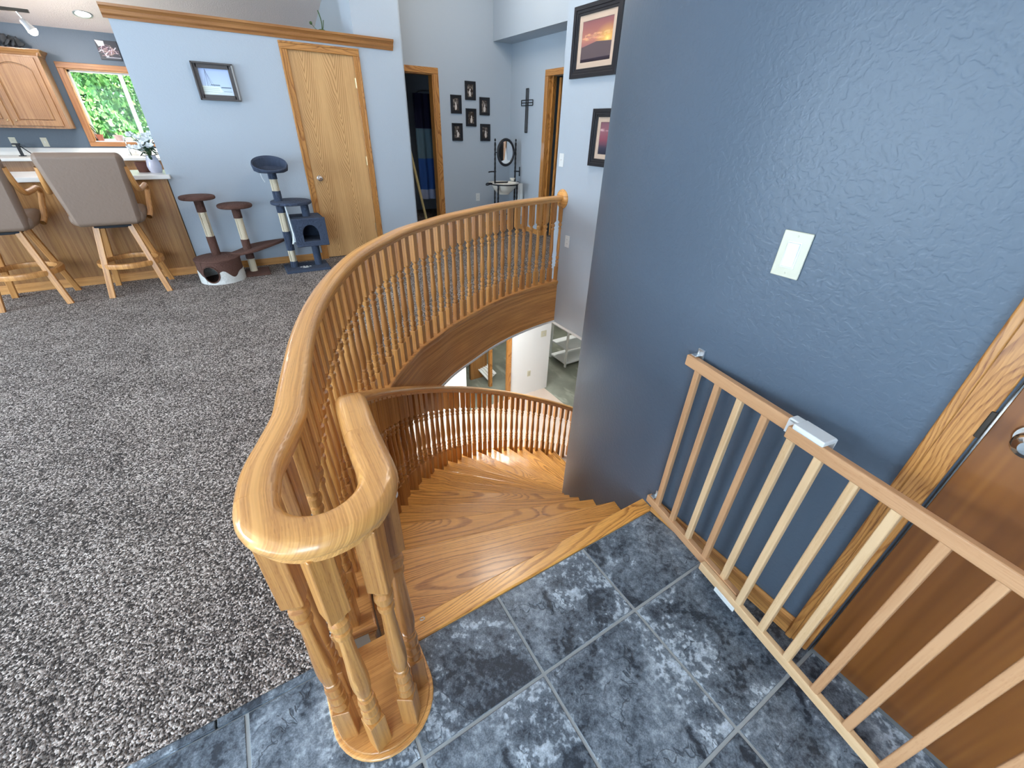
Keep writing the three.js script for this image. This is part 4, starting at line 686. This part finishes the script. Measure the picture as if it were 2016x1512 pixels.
{
  const t = thing('navy_cat_tree', 'navy blue cat tree with a cube house, bowl top and rope toy', 'cat tree', [0.5, 0, -5.25]);
  sub('base', bx(-0.24, 0, -0.16, 0.22, 0.035, 0.17, 'x', 0.012), M.plushNavy, t);
  post([[0.035, 0.1, 'b'], [0.1, 0.22, 's'], [0.22, 0.42, 'b'], [0.42, 0.61, 's'], [0.61, 0.69, 'b'], [0.72, 0.82, 'b'], [0.82, 0.93, 's'], [0.93, 0.995, 'b']], -0.135, 0).forEach(([g, k]) => sub(k === 's' ? 'sisal_post' : 'post_sleeve', g, k === 's' ? M.sisal : M.plushNavy, t));
  sub('post_sleeve', cyl(0.04, 0.04, 0.24, 0.12, 0.035, 0.0, 24), M.plushNavy, t); sub('post_sleeve', cyl(0.04, 0.04, 0.14, 0.1, 0.56, 0.0, 24), M.plushNavy, t);
  sub('middle_perch', disc(0.2, 0.69, 0.034, -0.02, 0), M.plushNavy, t);
  // bowl shaped top with a raised back rim
  const bw = lathe([[0, 0.0], [0.12, 0.0], [0.155, 0.02], [0.165, 0.07], [0.16, 0.085], [0.148, 0.075], [0.14, 0.03], [0.1, 0.018], [0, 0.015]], 44, 1.0); const bp = bw.attributes.position; for (let i = 0; i < bp.count; i++) { const y = bp.getY(i); bp.setY(i, y * (1 - 4.2 * bp.getZ(i))); } bw.computeVertexNormals(); bw.translate(-0.135, 0.99, 0); sub('bowl_perch', bw, M.plushNavy, t);
  // cube house with an arched opening
  const fs = new THREE.Shape([[-0.16, 0], [0.16, 0], [0.16, 0.28], [-0.16, 0.28]].map(([a, b]) => new THREE.Vector2(a, b))), ah = new THREE.Path(); ah.moveTo(-0.085, 0.045); ah.lineTo(-0.085, 0.12); ah.absellipse(0, 0.12, 0.085, 0.1, Math.PI, 0, true); ah.lineTo(0.085, 0.045); ah.closePath(); fs.holes.push(ah);
  const fg = new THREE.ExtrudeGeometry(fs, { depth: 0.016, bevelEnabled: true, bevelSize: 0.004, bevelThickness: 0.004, bevelSegments: 2, curveSegments: 16 }); fg.translate(0.09, 0.28, 0.15);
  const hs = sub('cube_house', [grain(fg, 'y'), bx(-0.07, 0.28, -0.17, -0.05, 0.56, 0.16, 'y', 0.008), bx(0.23, 0.28, -0.17, 0.25, 0.56, 0.16, 'y', 0.008), bx(-0.07, 0.54, -0.17, 0.25, 0.56, 0.172, 'x', 0.008), bx(-0.07, 0.275, -0.17, 0.25, 0.295, 0.172, 'x', 0.008), bx(-0.07, 0.28, -0.18, 0.25, 0.56, -0.16, 'x', 0.008)], M.plushNavy, t);
  sub('cushion', bx(-0.04, 0.295, -0.14, 0.22, 0.33, 0.14, 'x', 0.015), M.plushNavy, hs);
  sub('rope_toy', [tube([V3(-0.09, 0.69, 0.05), V3(-0.085, 0.6, 0.055), V3(-0.08, 0.5, 0.05), V3(-0.075, 0.38, 0.055)], 0.009), ...[-0.02, -0.012, 0, 0.012, 0.022, 0.03].map((d, k) => tube([V3(-0.076, 0.42, 0.054), V3(-0.076 + d * 0.5, 0.36, 0.055 + (k % 2) * 0.012), V3(-0.078 + d * 1.3, 0.29 + 0.012 * (k % 3), 0.055 + (k % 3) * 0.008)], 0.007, 10, 6))], M.petal, t);
  sub('loose_string', tube([V3(-0.24, 0.99, 0.07), V3(-0.235, 0.95, 0.08), V3(-0.22, 0.91, 0.075)], 0.003, 12, 6), M.petal, t);
  sub('paw_print', [ball(0.034, -0.03, 0.0355, 0.07, 1, 0.06, 0.7), ball(0.013, -0.075, 0.0355, 0.045, 1, 0.15, 1.2), ball(0.013, -0.045, 0.0355, 0.028, 1, 0.15, 1.2), ball(0.013, -0.012, 0.0355, 0.028, 1, 0.15, 1.2), ball(0.013, 0.02, 0.0355, 0.045, 1, 0.15, 1.2)], M.plushWhite, t);
}

/* ------------------------------------------------------------------ bar, stools, kitchen */
{
  struct('trim_4', [bx(-2.9, 0, ZC + 0.03, -0.535, 0.085, ZC + 0.045, 'x', 0.004)], M.stool, 'oak baseboard at the foot of the breakfast bar', 'baseboard');
  const b = tag(obj('breakfast_bar', [bx(-2.9, 0, ZC - 0.1, -0.535, 0.925, ZC + 0.03, 'y')], M.barPanel), 'brown wood panelled breakfast bar behind the stools', 'bar');
  const c = tag(obj('bar_countertop', bx(-2.9, 0.925, ZC - 0.55, -0.5, 0.963, ZC + 0.06, 'x', 0.006), M.laminate), 'white countertop along the breakfast bar', 'countertop');
  const kc = thing('kitchen_counter', 'white kitchen counter with backsplash under the window', 'countertop');
  sub('worktop', bx(-4.5, 0.875, ZK + 0.002, 1.6, 0.913, ZK + 0.64, 'x', 0.005), M.laminate, kc); sub('backsplash', bx(-4.5, 0.913, ZK + 0.002, 1.6, 1.01, ZK + 0.022, 'x', 0.004), M.laminate, kc);
  const bc = tag(obj('base_cabinet', bx(-4.5, 0.0, ZK + 0.002, 1.6, 0.875, ZK + 0.6, 'y'), M.cabinet), 'oak base cabinets under the far kitchen counter', 'cabinet');
}
function makeStool(label, x, z, turn) {
  const t = thing('bar_stool', label, 'bar stool', [x, 0, z], turn, 'swivel stools at the breakfast bar');
  // local: back towards +z (the viewer), seat towards -z
  for (const [sx, sz] of [[-1, 1], [1, 1], [-1, -1], [1, -1]]) sub('leg', bar(V3(sx * 0.215, 0.0, sz * 0.205), V3(sx * 0.115, 0.615, sz * 0.11), 0.045, 0.034), M.stool, t);
  const rg = new THREE.TorusGeometry(0.225, 0.018, 10, 48); rg.scale(1, 1, 0.7); rg.rotateX(Math.PI / 2); rg.translate(0, 0.275, 0); const rr = lathe([[0.205, -0.02], [0.245, -0.02], [0.249, 0], [0.245, 0.02], [0.205, 0.02], [0.201, 0], [0.205, -0.02]], 48); rr.translate(0, 0.275, 0); sub('foot_ring', rr, M.stool, t);
  sub('swivel', [bx(-0.13, 0.59, -0.13, 0.13, 0.612, 0.13, 'x', 0.004), cyl(0.09, 0.09, 0.02, 0, 0.61, 0, 24)], M.iron, t);
  const seat = new RoundedBoxGeometry(0.5, 0.11, 0.46, 5, 0.05); seat.translate(0, 0.68, -0.02); sub('seat', grain(seat, 'x'), M.leather, t);
  // padded back: tapered slab with tufted top, leaning back
  const bk = new RoundedBoxGeometry(0.54, 0.56, 0.085, 8, 0.04), p = bk.attributes.position; for (let i = 0; i < p.count; i++) { const yy = p.getY(i) / 0.28, X = p.getX(i); p.setX(i, X * (0.96 + 0.06 * yy) * (yy < -0.6 ? 1 - (-(yy + 0.6)) * 0.28 : 1)); const q = X / 0.27; p.setZ(i, p.getZ(i) - 0.045 * q * q + 0.02); if (yy > 0.75) { const w = Math.abs(((q * 1.5 + 4.5) % 1) - 0.5) * 2; p.setY(i, p.getY(i) - 0.016 * Math.pow(w, 6)); } } bk.computeVertexNormals(); bk.rotateX(-0.12 * -1); bk.translate(0, 0.9, 0.235); sub('backrest', grain(bk, 'x'), M.leather, t);
  for (const s of [-1, 1]) {
    const arm = tube([V3(s * 0.262, 1.08, 0.24), V3(s * 0.272, 0.98, 0.22), V3(s * 0.285, 0.9, 0.16), V3(s * 0.30, 0.895, 0.05), V3(s * 0.31, 0.9, -0.12), V3(s * 0.305, 0.86, -0.19), V3(s * 0.29, 0.78, -0.14), V3(s * 0.275, 0.68, -0.06), V3(s * 0.262, 0.645, 0.0)], 0.021, 60, 10); sub('arm', arm, M.stool, t);
  }
  return t;
}
makeStool('tan leather bar stool with oak arms, right one beside the cat house', -1.0, -5.22, 0.02);
makeStool('tan leather bar stool with oak arms, left one cut by the frame', -1.72, -5.2, 0.05);
{
  // upper cabinet
  const t = thing('wall_cabinet', 'oak kitchen wall cabinet with arched raised-panel doors', 'cabinet', [0, 0, 0]);
  const x0 = -3.3, x1 = -1.775, y0 = 1.258, y1 = 2.09, zf = ZK + 0.33;
  sub('body', bx(x0, y0, ZK, x1, y1, zf, 'y', 0.002), M.cabinet, t);
  const cr = [[0, 0], [0.01, 0], [0.016, 0.02], [0.04, 0.045], [0.05, 0.06], [0.05, 0.07], [0, 0.07]]; const sh = new THREE.Shape(cr.map(([a, b]) => new THREE.Vector2(a, b)));
  const c1 = new THREE.ExtrudeGeometry(sh, { depth: x1 - x0 + 0.04, bevelEnabled: false }); c1.rotateY(-Math.PI / 2); c1.translate(x1 + 0.04, y1 - 0.01, zf); const c2 = new THREE.ExtrudeGeometry(sh, { depth: 0.36, bevelEnabled: false }); c2.translate(x1, y1 - 0.01, ZK + 0.0); sub('crown', [grain(c1, 'x'), grain(c2, 'z')], M.cabinet, t);
  const dw = 0.49, starts = [-2.315, -2.83, -3.3];
  starts.forEach((dx, k) => {
    const W = dw, H = y1 - y0 - 0.06, f = new THREE.Shape([[0, 0], [W, 0], [W, H], [0, H]].map(([a, b]) => new THREE.Vector2(a, b)));
    const arch = (o) => { const P = new THREE.Path(); P.moveTo(0.06 + o, 0.06 + o); P.lineTo(W - 0.06 - o, 0.06 + o); P.lineTo(W - 0.06 - o, H - 0.15 - o * 0.3); P.quadraticCurveTo(W - 0.09, H - 0.10 - o, W - 0.15, H - 0.085 - o); P.quadraticCurveTo(W / 2, H - 0.045 - o, 0.15, H - 0.085 - o); P.quadraticCurveTo(0.09, H - 0.10 - o, 0.06 + o, H - 0.15 - o * 0.3); P.closePath(); return P; };
    f.holes.push(arch(0)); const fg = panel(f, 0.02, 0.003); fg.translate(dx, y0 + 0.03, zf + 0.003); const d = sub('door', fg, M.cabinet, t);
    const ps = new THREE.Shape(arch(0.012).getPoints(10)); const pg = panel(ps, 0.016, 0.006); pg.translate(dx, y0 + 0.03, zf); sub('raised_panel', pg, M.cabinet, d);
    const kx = k === 0 ? dx + 0.03 : dx + W - 0.03; sub('knob', ball(0.012, kx, y0 + 0.09, zf + 0.03), M.brass, d);
  });
  const vn = thing('cabinet_top_greenery', 'dark artificial vine lying on top of the wall cabinet', 'plant', [-2.35, 2.155, ZK + 0.2]);
  const lv = []; for (let k = 0; k < 90; k++) { const g = new THREE.SphereGeometry(0.035 + 0.03 * rnd(), 6, 4); g.scale(1, 0.25, 0.6); g.rotateX(rnd() * 3); g.rotateZ(rnd() * 3); g.rotateY(rnd() * 6); g.translate((rnd() - 0.5) * 0.9, 0.02 + rnd() * 0.1, (rnd() - 0.5) * 0.16); lv.push(grain(g)); } sub('leaves', lv, M.shade, vn);
}
{
  const w = structGroup('window_1', 'kitchen window in an oak casing with green trees outside', 'window');
  const x0 = -1.62, x1 = -0.42, y0 = 1.09, y1 = 1.99;
  sub('casing', [bx(x0 - 0.075, y0, ZK, x0, y1, ZK + 0.02, 'y', 0.005), bx(x1, y0, ZK, x1 + 0.075, y1, ZK + 0.02, 'y', 0.005), bx(x0 - 0.075, y1, ZK, x1 + 0.075, y1 + 0.07, ZK + 0.022, 'x', 0.005), bx(x0 - 0.075, y0 - 0.06, ZK, x1 + 0.075, y0, ZK + 0.022, 'x', 0.005)], M.kitchenTrim, w);
  sub('jamb', [bx(x0, y0, ZK - 0.13, x0 + 0.012, y1, ZK, 'y'), bx(x1 - 0.012, y0, ZK - 0.13, x1, y1, ZK, 'y'), bx(x0, y1 - 0.012, ZK - 0.13, x1, y1, ZK, 'x')], M.trim, w);
  sub('sill', bx(x0 - 0.0, y0, ZK - 0.13, x1, y0 + 0.014, ZK + 0.01, 'x', 0.003), M.whitePlastic, w);
  sub('sash_frame', [bx(x0 + 0.012, y0 + 0.014, ZK - 0.1, x0 + 0.035, y1 - 0.012, ZK - 0.07), bx(-1.05, y0 + 0.014, ZK - 0.1, -1.0, y1 - 0.012, ZK - 0.06), bx(x1 - 0.035, y0 + 0.014, ZK - 0.1, x1 - 0.012, y1 - 0.012, ZK - 0.07), bx(x0 + 0.012, y1 - 0.035, ZK - 0.1, x1 - 0.012, y1 - 0.012, ZK - 0.07), bx(x0 + 0.012, y0 + 0.014, ZK - 0.1, x1 - 0.012, y0 + 0.04, ZK - 0.07)], M.whitePlastic, w);
  sub('glass_pane', bx(x0 + 0.03, y0 + 0.03, ZK - 0.09, -1.03, y1 - 0.02, ZK - 0.087), M.glass, w); sub('glass_pane', bx(-1.03, y0 + 0.03, ZK - 0.085, x1 - 0.02, y1 - 0.02, ZK - 0.082), M.glass, w);
  // pots on the sill
  const pot = (label, x, r, h, m) => { const t = thing('plant_pot', label, 'plant pot', [x, y0 + 0.014, ZK - 0.03], 0, 'pots on the kitchen window sill'); sub('pot', lathe([[0, 0], [r * 0.72, 0], [r, h * 0.85], [r * 1.08, h * 0.85], [r * 1.08, h], [r * 0.9, h], [r * 0.85, h * 0.8], [0, h * 0.8]], 24), m, t); return t; };
  const leaf = (a, b, c, r) => tube([V3(...a), V3(...b), V3(...c)], r, 10, 6);
  const p1 = pot('terracotta pot with arching thin leaves at the left of the sill', -1.55, 0.045, 0.085, M.terracotta); sub('leaves', [leaf([0, 0.07, 0], [-0.03, 0.17, 0.01], [-0.08, 0.24, 0.02], 0.006), leaf([0, 0.07, 0], [0.04, 0.16, 0.0], [0.09, 0.18, 0.02], 0.005), leaf([0, 0.07, 0], [0.02, 0.18, 0.0], [0.06, 0.22, 0.01], 0.005), leaf([0, 0.07, 0], [-0.05, 0.15, 0.02], [-0.11, 0.30, 0.02], 0.007)], M.stem, p1);
  const p2 = pot('pink pot with small sprigs in the middle of the sill', -1.33, 0.055, 0.08, std({ color: lin(0.62, 0.42, 0.38), roughness: 0.6 })); sub('sprigs', [leaf([0, 0.06, 0], [-0.05, 0.12, 0], [-0.1, 0.12, 0.02], 0.004), leaf([0, 0.06, 0], [0.03, 0.12, 0], [0.08, 0.13, 0.02], 0.004), ball(0.018, -0.1, 0.125, 0.02), ball(0.02, 0.09, 0.13, 0.02), ball(0.016, 0.03, 0.14, 0.01)], M.stem, p2);
  const p3 = pot('white low dish at the right of the kitchen sill', -1.2, 0.05, 0.05, M.ceramic); 
  const fc = thing('kitchen_faucet', 'chrome gooseneck faucet in front of the kitchen window', 'faucet', [-1.25, 0.914, ZK + 0.12]); sub('spout', [tube([V3(0, 0, 0), V3(0, 0.18, 0), V3(0.01, 0.25, 0.05), V3(0.02, 0.25, 0.12), V3(0.02, 0.2, 0.15)], 0.01, 30), cyl(0.02, 0.018, 0.05, 0, 0, 0)], M.chrome, fc);
}
{
  const fl = thing('flower_vase', 'pale vase of white artificial flowers at the end of the bar', 'flowers', [-0.62, 0.963, -5.80]);
  sub('vase', lathe([[0, 0], [0.045, 0], [0.055, 0.02], [0.06, 0.06], [0.05, 0.11], [0.04, 0.14], [0.044, 0.15], [0.036, 0.14], [0, 0.12]], 28), M.vase, fl);
  const pet = [], lvs = [], stm = [];
  for (let k = 0; k < 26; k++) { const a = rnd() * 6.28, e = rnd(), r = 0.03 + 0.1 * rnd(), y = 0.16 + e * 0.17, x = Math.cos(a) * r - 0.02, z = Math.sin(a) * r; stm.push(tube([V3(0, 0.12, 0), V3(x * 0.5, y * 0.7 + 0.04, z * 0.5), V3(x, y, z)], 0.0025, 6, 5)); for (let j = 0; j < 5; j++) { const g = new THREE.SphereGeometry(0.021, 8, 6); g.scale(1, 0.28, 0.7); g.translate(0.018, 0, 0); g.rotateZ(0.5); g.rotateY(j * 1.257 + a); g.rotateX(0.6); g.translate(x, y, z); pet.push(grain(g)); } }
  for (let k = 0; k < 30; k++) { const a = rnd() * 6.28, g = new THREE.SphereGeometry(0.028, 8, 6); g.scale(1, 0.12, 0.5); g.rotateZ(rnd() * 2 - 1); g.rotateY(a); g.translate(Math.cos(a) * 0.09 * rnd() - 0.01, 0.13 + rnd() * 0.15, Math.sin(a) * 0.09 * rnd()); lvs.push(grain(g)); }
  sub('petals', pet, M.petal, fl); sub('leaves', lvs, M.leafDark, fl); sub('stems', stm, M.stem, fl);
  sub('bud_sprig', [tube([V3(0, 0.2, 0), V3(-0.07, 0.3, 0), V3(-0.1, 0.35, 0.0)], 0.003, 10, 6), ball(0.012, -0.055, 0.32, 0)], M.leafDark, fl);
  const bs = thing('woven_basket', 'small dark red woven basket on the bar next to the vase', 'basket', [-0.715, 0.963, -5.86]); sub('weave', lathe([[0, 0], [0.05, 0], [0.06, 0.06], [0.062, 0.09], [0.055, 0.088], [0.05, 0.02], [0, 0.02]], 26), M.basket, bs);
  const bk = thing('phone_stand', 'small black stand on the far kitchen counter', 'stand', [-2.44, 0.913, ZK + 0.22]); sub('base', cyl(0.04, 0.04, 0.01, 0, 0, 0), M.iron, bk); sub('post', bx(-0.015, 0.0, -0.015, 0.015, 0.15, 0.015), M.iron, bk); sub('top', bx(-0.05, 0.14, -0.02, 0.03, 0.158, 0.02, 'x', 0.004), M.iron, bk);
  const cd = tag(obj('power_cord', tube([V3(-2.52, 1.06, ZK + 0.02), V3(-2.47, 1.04, ZK + 0.06), V3(-2.40, 0.98, ZK + 0.12), V3(-2.33, 0.918, ZK + 0.18)], 0.006, 30), M.iron), 'black cord hanging from the kitchen outlet', 'cord');
  const dp = thing('dried_plant', 'little dried sprig standing on the plant ledge', 'plant', [1.17, 2.21, -5.66]); sub('twigs', [tube([V3(0, 0, 0), V3(0.01, 0.07, 0), V3(0.0, 0.13, 0.01), V3(-0.01, 0.17, 0)], 0.005, 12, 6), tube([V3(0, 0, 0), V3(0.02, 0.05, 0), V3(0.03, 0.1, 0)], 0.004, 10, 6), tube([V3(0, 0, 0), V3(-0.06, 0.02, 0.02), V3(-0.1, 0.06, 0.03)], 0.003, 10, 6), ball(0.014, -0.1, 0.06, 0.03), ball(0.03, 0.0, 0.01, 0, 1.4, 0.6, 1)], M.stem, dp);
}

/* ------------------------------------------------------------------ basement things */
{
  const t = structGroup('door_5', 'stained wood casing round the basement doorway', 'doorway');
  sub('casing', [bx(3.25, YB, -5.306, 3.33, YB + 2.1, -5.288, 'y', 0.004), bx(3.31, YB, -5.44, 3.33, YB + 2.05, -5.3, 'y')], M.casing, t);
  sub('side_panel', bx(3.0, YB, -6.3, 3.36, YB + 2.0, -6.24, 'y'), M.barPanel, t);
  sub('stud', [bx(3.2, YB, -5.9, 3.26, YB + 2.0, -5.84, 'y'), bx(2.78, YB, -6.9, 2.86, YB + 2, -6.84, 'y')], M.casing, t);
  const s = thing('storage_shelf', 'white metal shelving unit on the basement concrete floor', 'shelf', [4.95, YB, -6.02]);
  for (const [x, z] of [[0, 0.26], [0, -0.26], [0.95, 0.26], [0.95, -0.26]]) sub('upright', bx(x - 0.015, 0, z - 0.022, x + 0.015, 0.82, z + 0.022, 'y', 0.003), M.whitePlastic, s);
  for (const y of [0.055, 0.38, 0.77]) sub('shelf_board', bx(0, y, -0.26, 0.95, y + 0.03, 0.26, 'x', 0.004), M.paintWhite, s);
  for (let k = 0; k < 4; k++) tag(obj('trim_board', (() => { const g = bx(-0.04, 0, -0.9, 0.04, 0.02, 0.9, 'z', 0.004); g.rotateX(0.5); g.rotateY(0.35 + k * 0.02); g.translate(3.02 + k * 0.035, YB + 0.47 + k * 0.02, -6.75 - k * 0.01); return g; })(), M.whitePlastic), 'white trim board leaning in the basement doorway', 'board', 'trim boards in the basement doorway');
}

/* ------------------------------------------------------------------ lamps */
function bulbLight(pos, color, intensity, parent, r = 0.05, k = 12) {
  const b = sub('bulb', ball(r, ...pos), glow(color[0], color[1], color[2], k), parent);
  const l = new THREE.PointLight(lin(...color), intensity); l.position.set(...pos); l.shadow.radius = r / 0.02; l.castShadow = true; parent.add(l); return l;
}
{
  const t = thing('hall_ceiling_lamp', 'three globe lamp hanging over the hall', 'lamp', [2.7, 3.12, -5.25]);
  sub('stem', [cyl(0.012, 0.012, 0.42, 0, 0.08, 0), cyl(0.07, 0.06, 0.03, 0, 0.47, 0)], M.brass, t); sub('arms', [rod(V3(-0.25, 0.08, 0), V3(0.25, 0.08, 0), 0.01), rod(V3(0, 0.08, 0), V3(0, 0.08, 0.22), 0.01)], M.brass, t);
  for (const [x, z] of [[-0.25, 0], [0.25, 0], [0, 0.22]]) bulbLight([x, 0.0, z], [1, 0.92, 0.8], 0.45, t, 0.06, 10);
  const s = thing('stairwell_lamp', 'wide globe lamp hanging over the stairwell', 'lamp', [1.75, 3.3, -2.9]);
  sub('stem', [cyl(0.012, 0.012, 0.5, 0, 0.08, 0), cyl(0.08, 0.07, 0.03, 0, 0.45, 0)], M.brass, s); for (const [x, z] of [[-0.2, 0], [0.2, 0], [0, 0.2], [0, -0.2]]) bulbLight([x, 0.0, z], [1, 0.92, 0.8], 0.8, s, 0.07, 12);
  sub('arms', [rod(V3(-0.2, 0.08, 0), V3(0.2, 0.08, 0), 0.01), rod(V3(0, 0.08, -0.2), V3(0, 0.08, 0.2), 0.01)], M.brass, s);
}
{
  // kitchen track and recessed lamps
  const z = -8.3, y = ceilY(-8.3);
  const tr = thing('track_lamp', 'dark track lamp with glowing heads on the kitchen ceiling', 'lamp', [-1.62, 2.42, -8.2]);
  const bary = sub('track', bx(-1.0, -0.015, -0.02, 0.14, 0.015, 0.02, 'x', 0.004), M.bronze, tr); sub('ceiling_mount', cyl(0.05, 0.05, ceilY(-8.2) - 2.43, -0.4, 0.01, 0), M.bronze, tr);
  for (const x of [0.03, -0.55]) { sub('arm', rod(V3(x, -0.01, 0), V3(x + 0.03, -0.08, 0), 0.008), M.zinc, tr); const h = lathe([[0.02, 0.06], [0.03, 0.05], [0.035, 0], [0.05, -0.05], [0.046, -0.05], [0.03, 0.0], [0.02, 0.055]], 24); h.rotateZ(0.5); h.translate(x + 0.04, -0.13, 0); sub('head', h, M.zinc, tr); bulbLight([x + 0.065, -0.175, 0], [1, 0.94, 0.9], 3.6, tr, 0.045, 20); }
  const zc = -9.047, rc = thing('recessed_lamp', 'round recessed lamp glowing in the kitchen ceiling', 'lamp', [-1.109, ceilY(zc) - 0.002, zc]); rc.rotation.x = -Math.atan(0.25);
  const ring = lathe([[0.075, 0], [0.1, 0], [0.102, -0.004], [0.098, -0.009], [0.078, -0.006], [0.075, 0]], 36); sub('trim_ring', ring, M.zinc, rc); sub('glowing_lens', cyl(0.077, 0.077, 0.004, 0, -0.005, 0, 36), glow(1, 0.97, 0.92, 30), rc);
  const sp = new THREE.SpotLight(lin(1, 0.96, 0.88), 6, 0, 1.15, 0.6); sp.position.set(0, -0.02, 0); sp.target.position.set(0, -1, 0); sp.shadow.radius = 3; sp.castShadow = true; rc.add(sp, sp.target);
  // basement ceiling panels
  for (const [x, z2, wdt] of [[2.4, -4.45, 1.2], [0.9, -4.45, 1.2]]) { const p = thing('basement_ceiling_lamp', x > 2 ? 'flat panel lamp on the basement ceiling near the doorway' : 'flat panel lamp on the basement ceiling at the far left', 'lamp', [x, YC - 0.012, z2]); sub('glowing_panel', bx(-wdt / 2, -0.01, -0.15, wdt / 2, 0.012, 0.15, 'x', 0.003), glow(0.95, 1, 1, 6), p); areaLight('basement_panel_light', lin(0.92, 0.98, 1), 52, wdt, 0.3, [x, YC - 0.03, z2], [x, YC - 2, z2 + 0.001]); }
  const bs = thing('storage_lamp', 'bare bulb lamp in the basement storage room', 'lamp', [5.2, YC - 0.15, -6.9]); sub('holder', cyl(0.03, 0.03, 0.13, 0, 0.02, 0), M.whitePlastic, bs); bulbLight([0, 0, 0], [1, 0.98, 0.92], 5, bs, 0.04, 20);
}

/* ------------------------------------------------------------------ outdoors beyond the kitchen window */
{
  const lawn = tag(obj('lawn', bx(-40, -0.62, -60, 40, -0.6, ZK - 0.16, 'x'), std({ color: lin(0.10, 0.20, 0.05), roughness: 1 })), 'green lawn outside the kitchen window', 'lawn'); lawn.userData.kind = 'stuff';
  function tree(label, x, z, h, rx, n, c0, c1, low) {
    const t = thing('garden_tree', label, 'tree', [x, -0.6, z], 0, 'trees outside the kitchen window');
    sub('trunk', lathe([[0.16, 0], [0.12, h * 0.3], [0.09, h * 0.6], [0.03, h * 0.9]], 12), std({ color: lin(0.10, 0.07, 0.05), roughness: 1 }), t);
    const lg = new THREE.PlaneGeometry(0.09, 0.055, 2, 1), lp = lg.attributes.position; for (let i = 0; i < lp.count; i++) lp.setZ(i, -0.015 * Math.abs(lp.getX(i)) / 0.045); lg.computeVertexNormals();
    const im = new THREE.InstancedMesh(lg, phy({ color: 0xffffff, roughness: 0.9, transmission: 0.35, thickness: 0, side: THREE.DoubleSide }), n); const m = new THREE.Matrix4(), q = new THREE.Quaternion(), e = new THREE.Euler(), cc = new THREE.Color();
    for (let i = 0; i < n; i++) { const a = rnd() * 6.283, u = Math.acos(2 * rnd() - 1), rr = Math.pow(rnd(), 0.35); const cl = 0.85 + 0.3 * Math.sin(a * 5 + u * 7); e.set(rnd() * 6, rnd() * 6, rnd() * 6); q.setFromEuler(e); const s = 0.7 + 0.8 * rnd(); m.compose(V3(rx * rr * cl * Math.sin(u) * Math.cos(a), low + (h - low) * (0.5 + 0.5 * rr * Math.cos(u)), rx * rr * cl * Math.sin(u) * Math.sin(a)), q, V3(s, s, s)); im.setMatrixAt(i, m); cc.copy(c0).lerp(c1, rnd()); im.setColorAt(i, cc); }
    im.name = 'foliage'; im.userData.kind = 'stuff'; im.castShadow = im.receiveShadow = true; t.add(im);
  }
  tree('dense green tree seen through the left window pane', -2.75, -16.5, 5.6, 2.2, 26000, lin(0.10, 0.30, 0.08), lin(0.34, 0.58, 0.16), 0.3);
  tree('pale yellow-green tree seen at the window mullion', -0.9, -19.5, 5.2, 2.0, 9000, lin(0.24, 0.42, 0.10), lin(0.62, 0.66, 0.24), 0.2);
  tree('bluish green tree seen through the right window pane', 0.4, -17.5, 5.8, 2.0, 20000, lin(0.10, 0.30, 0.16), lin(0.36, 0.56, 0.30), 0.3);
}
scene.traverse((o) => { if (o.isMesh) { o.castShadow = true; o.receiveShadow = true; } });
renderer.render(scene, camera);
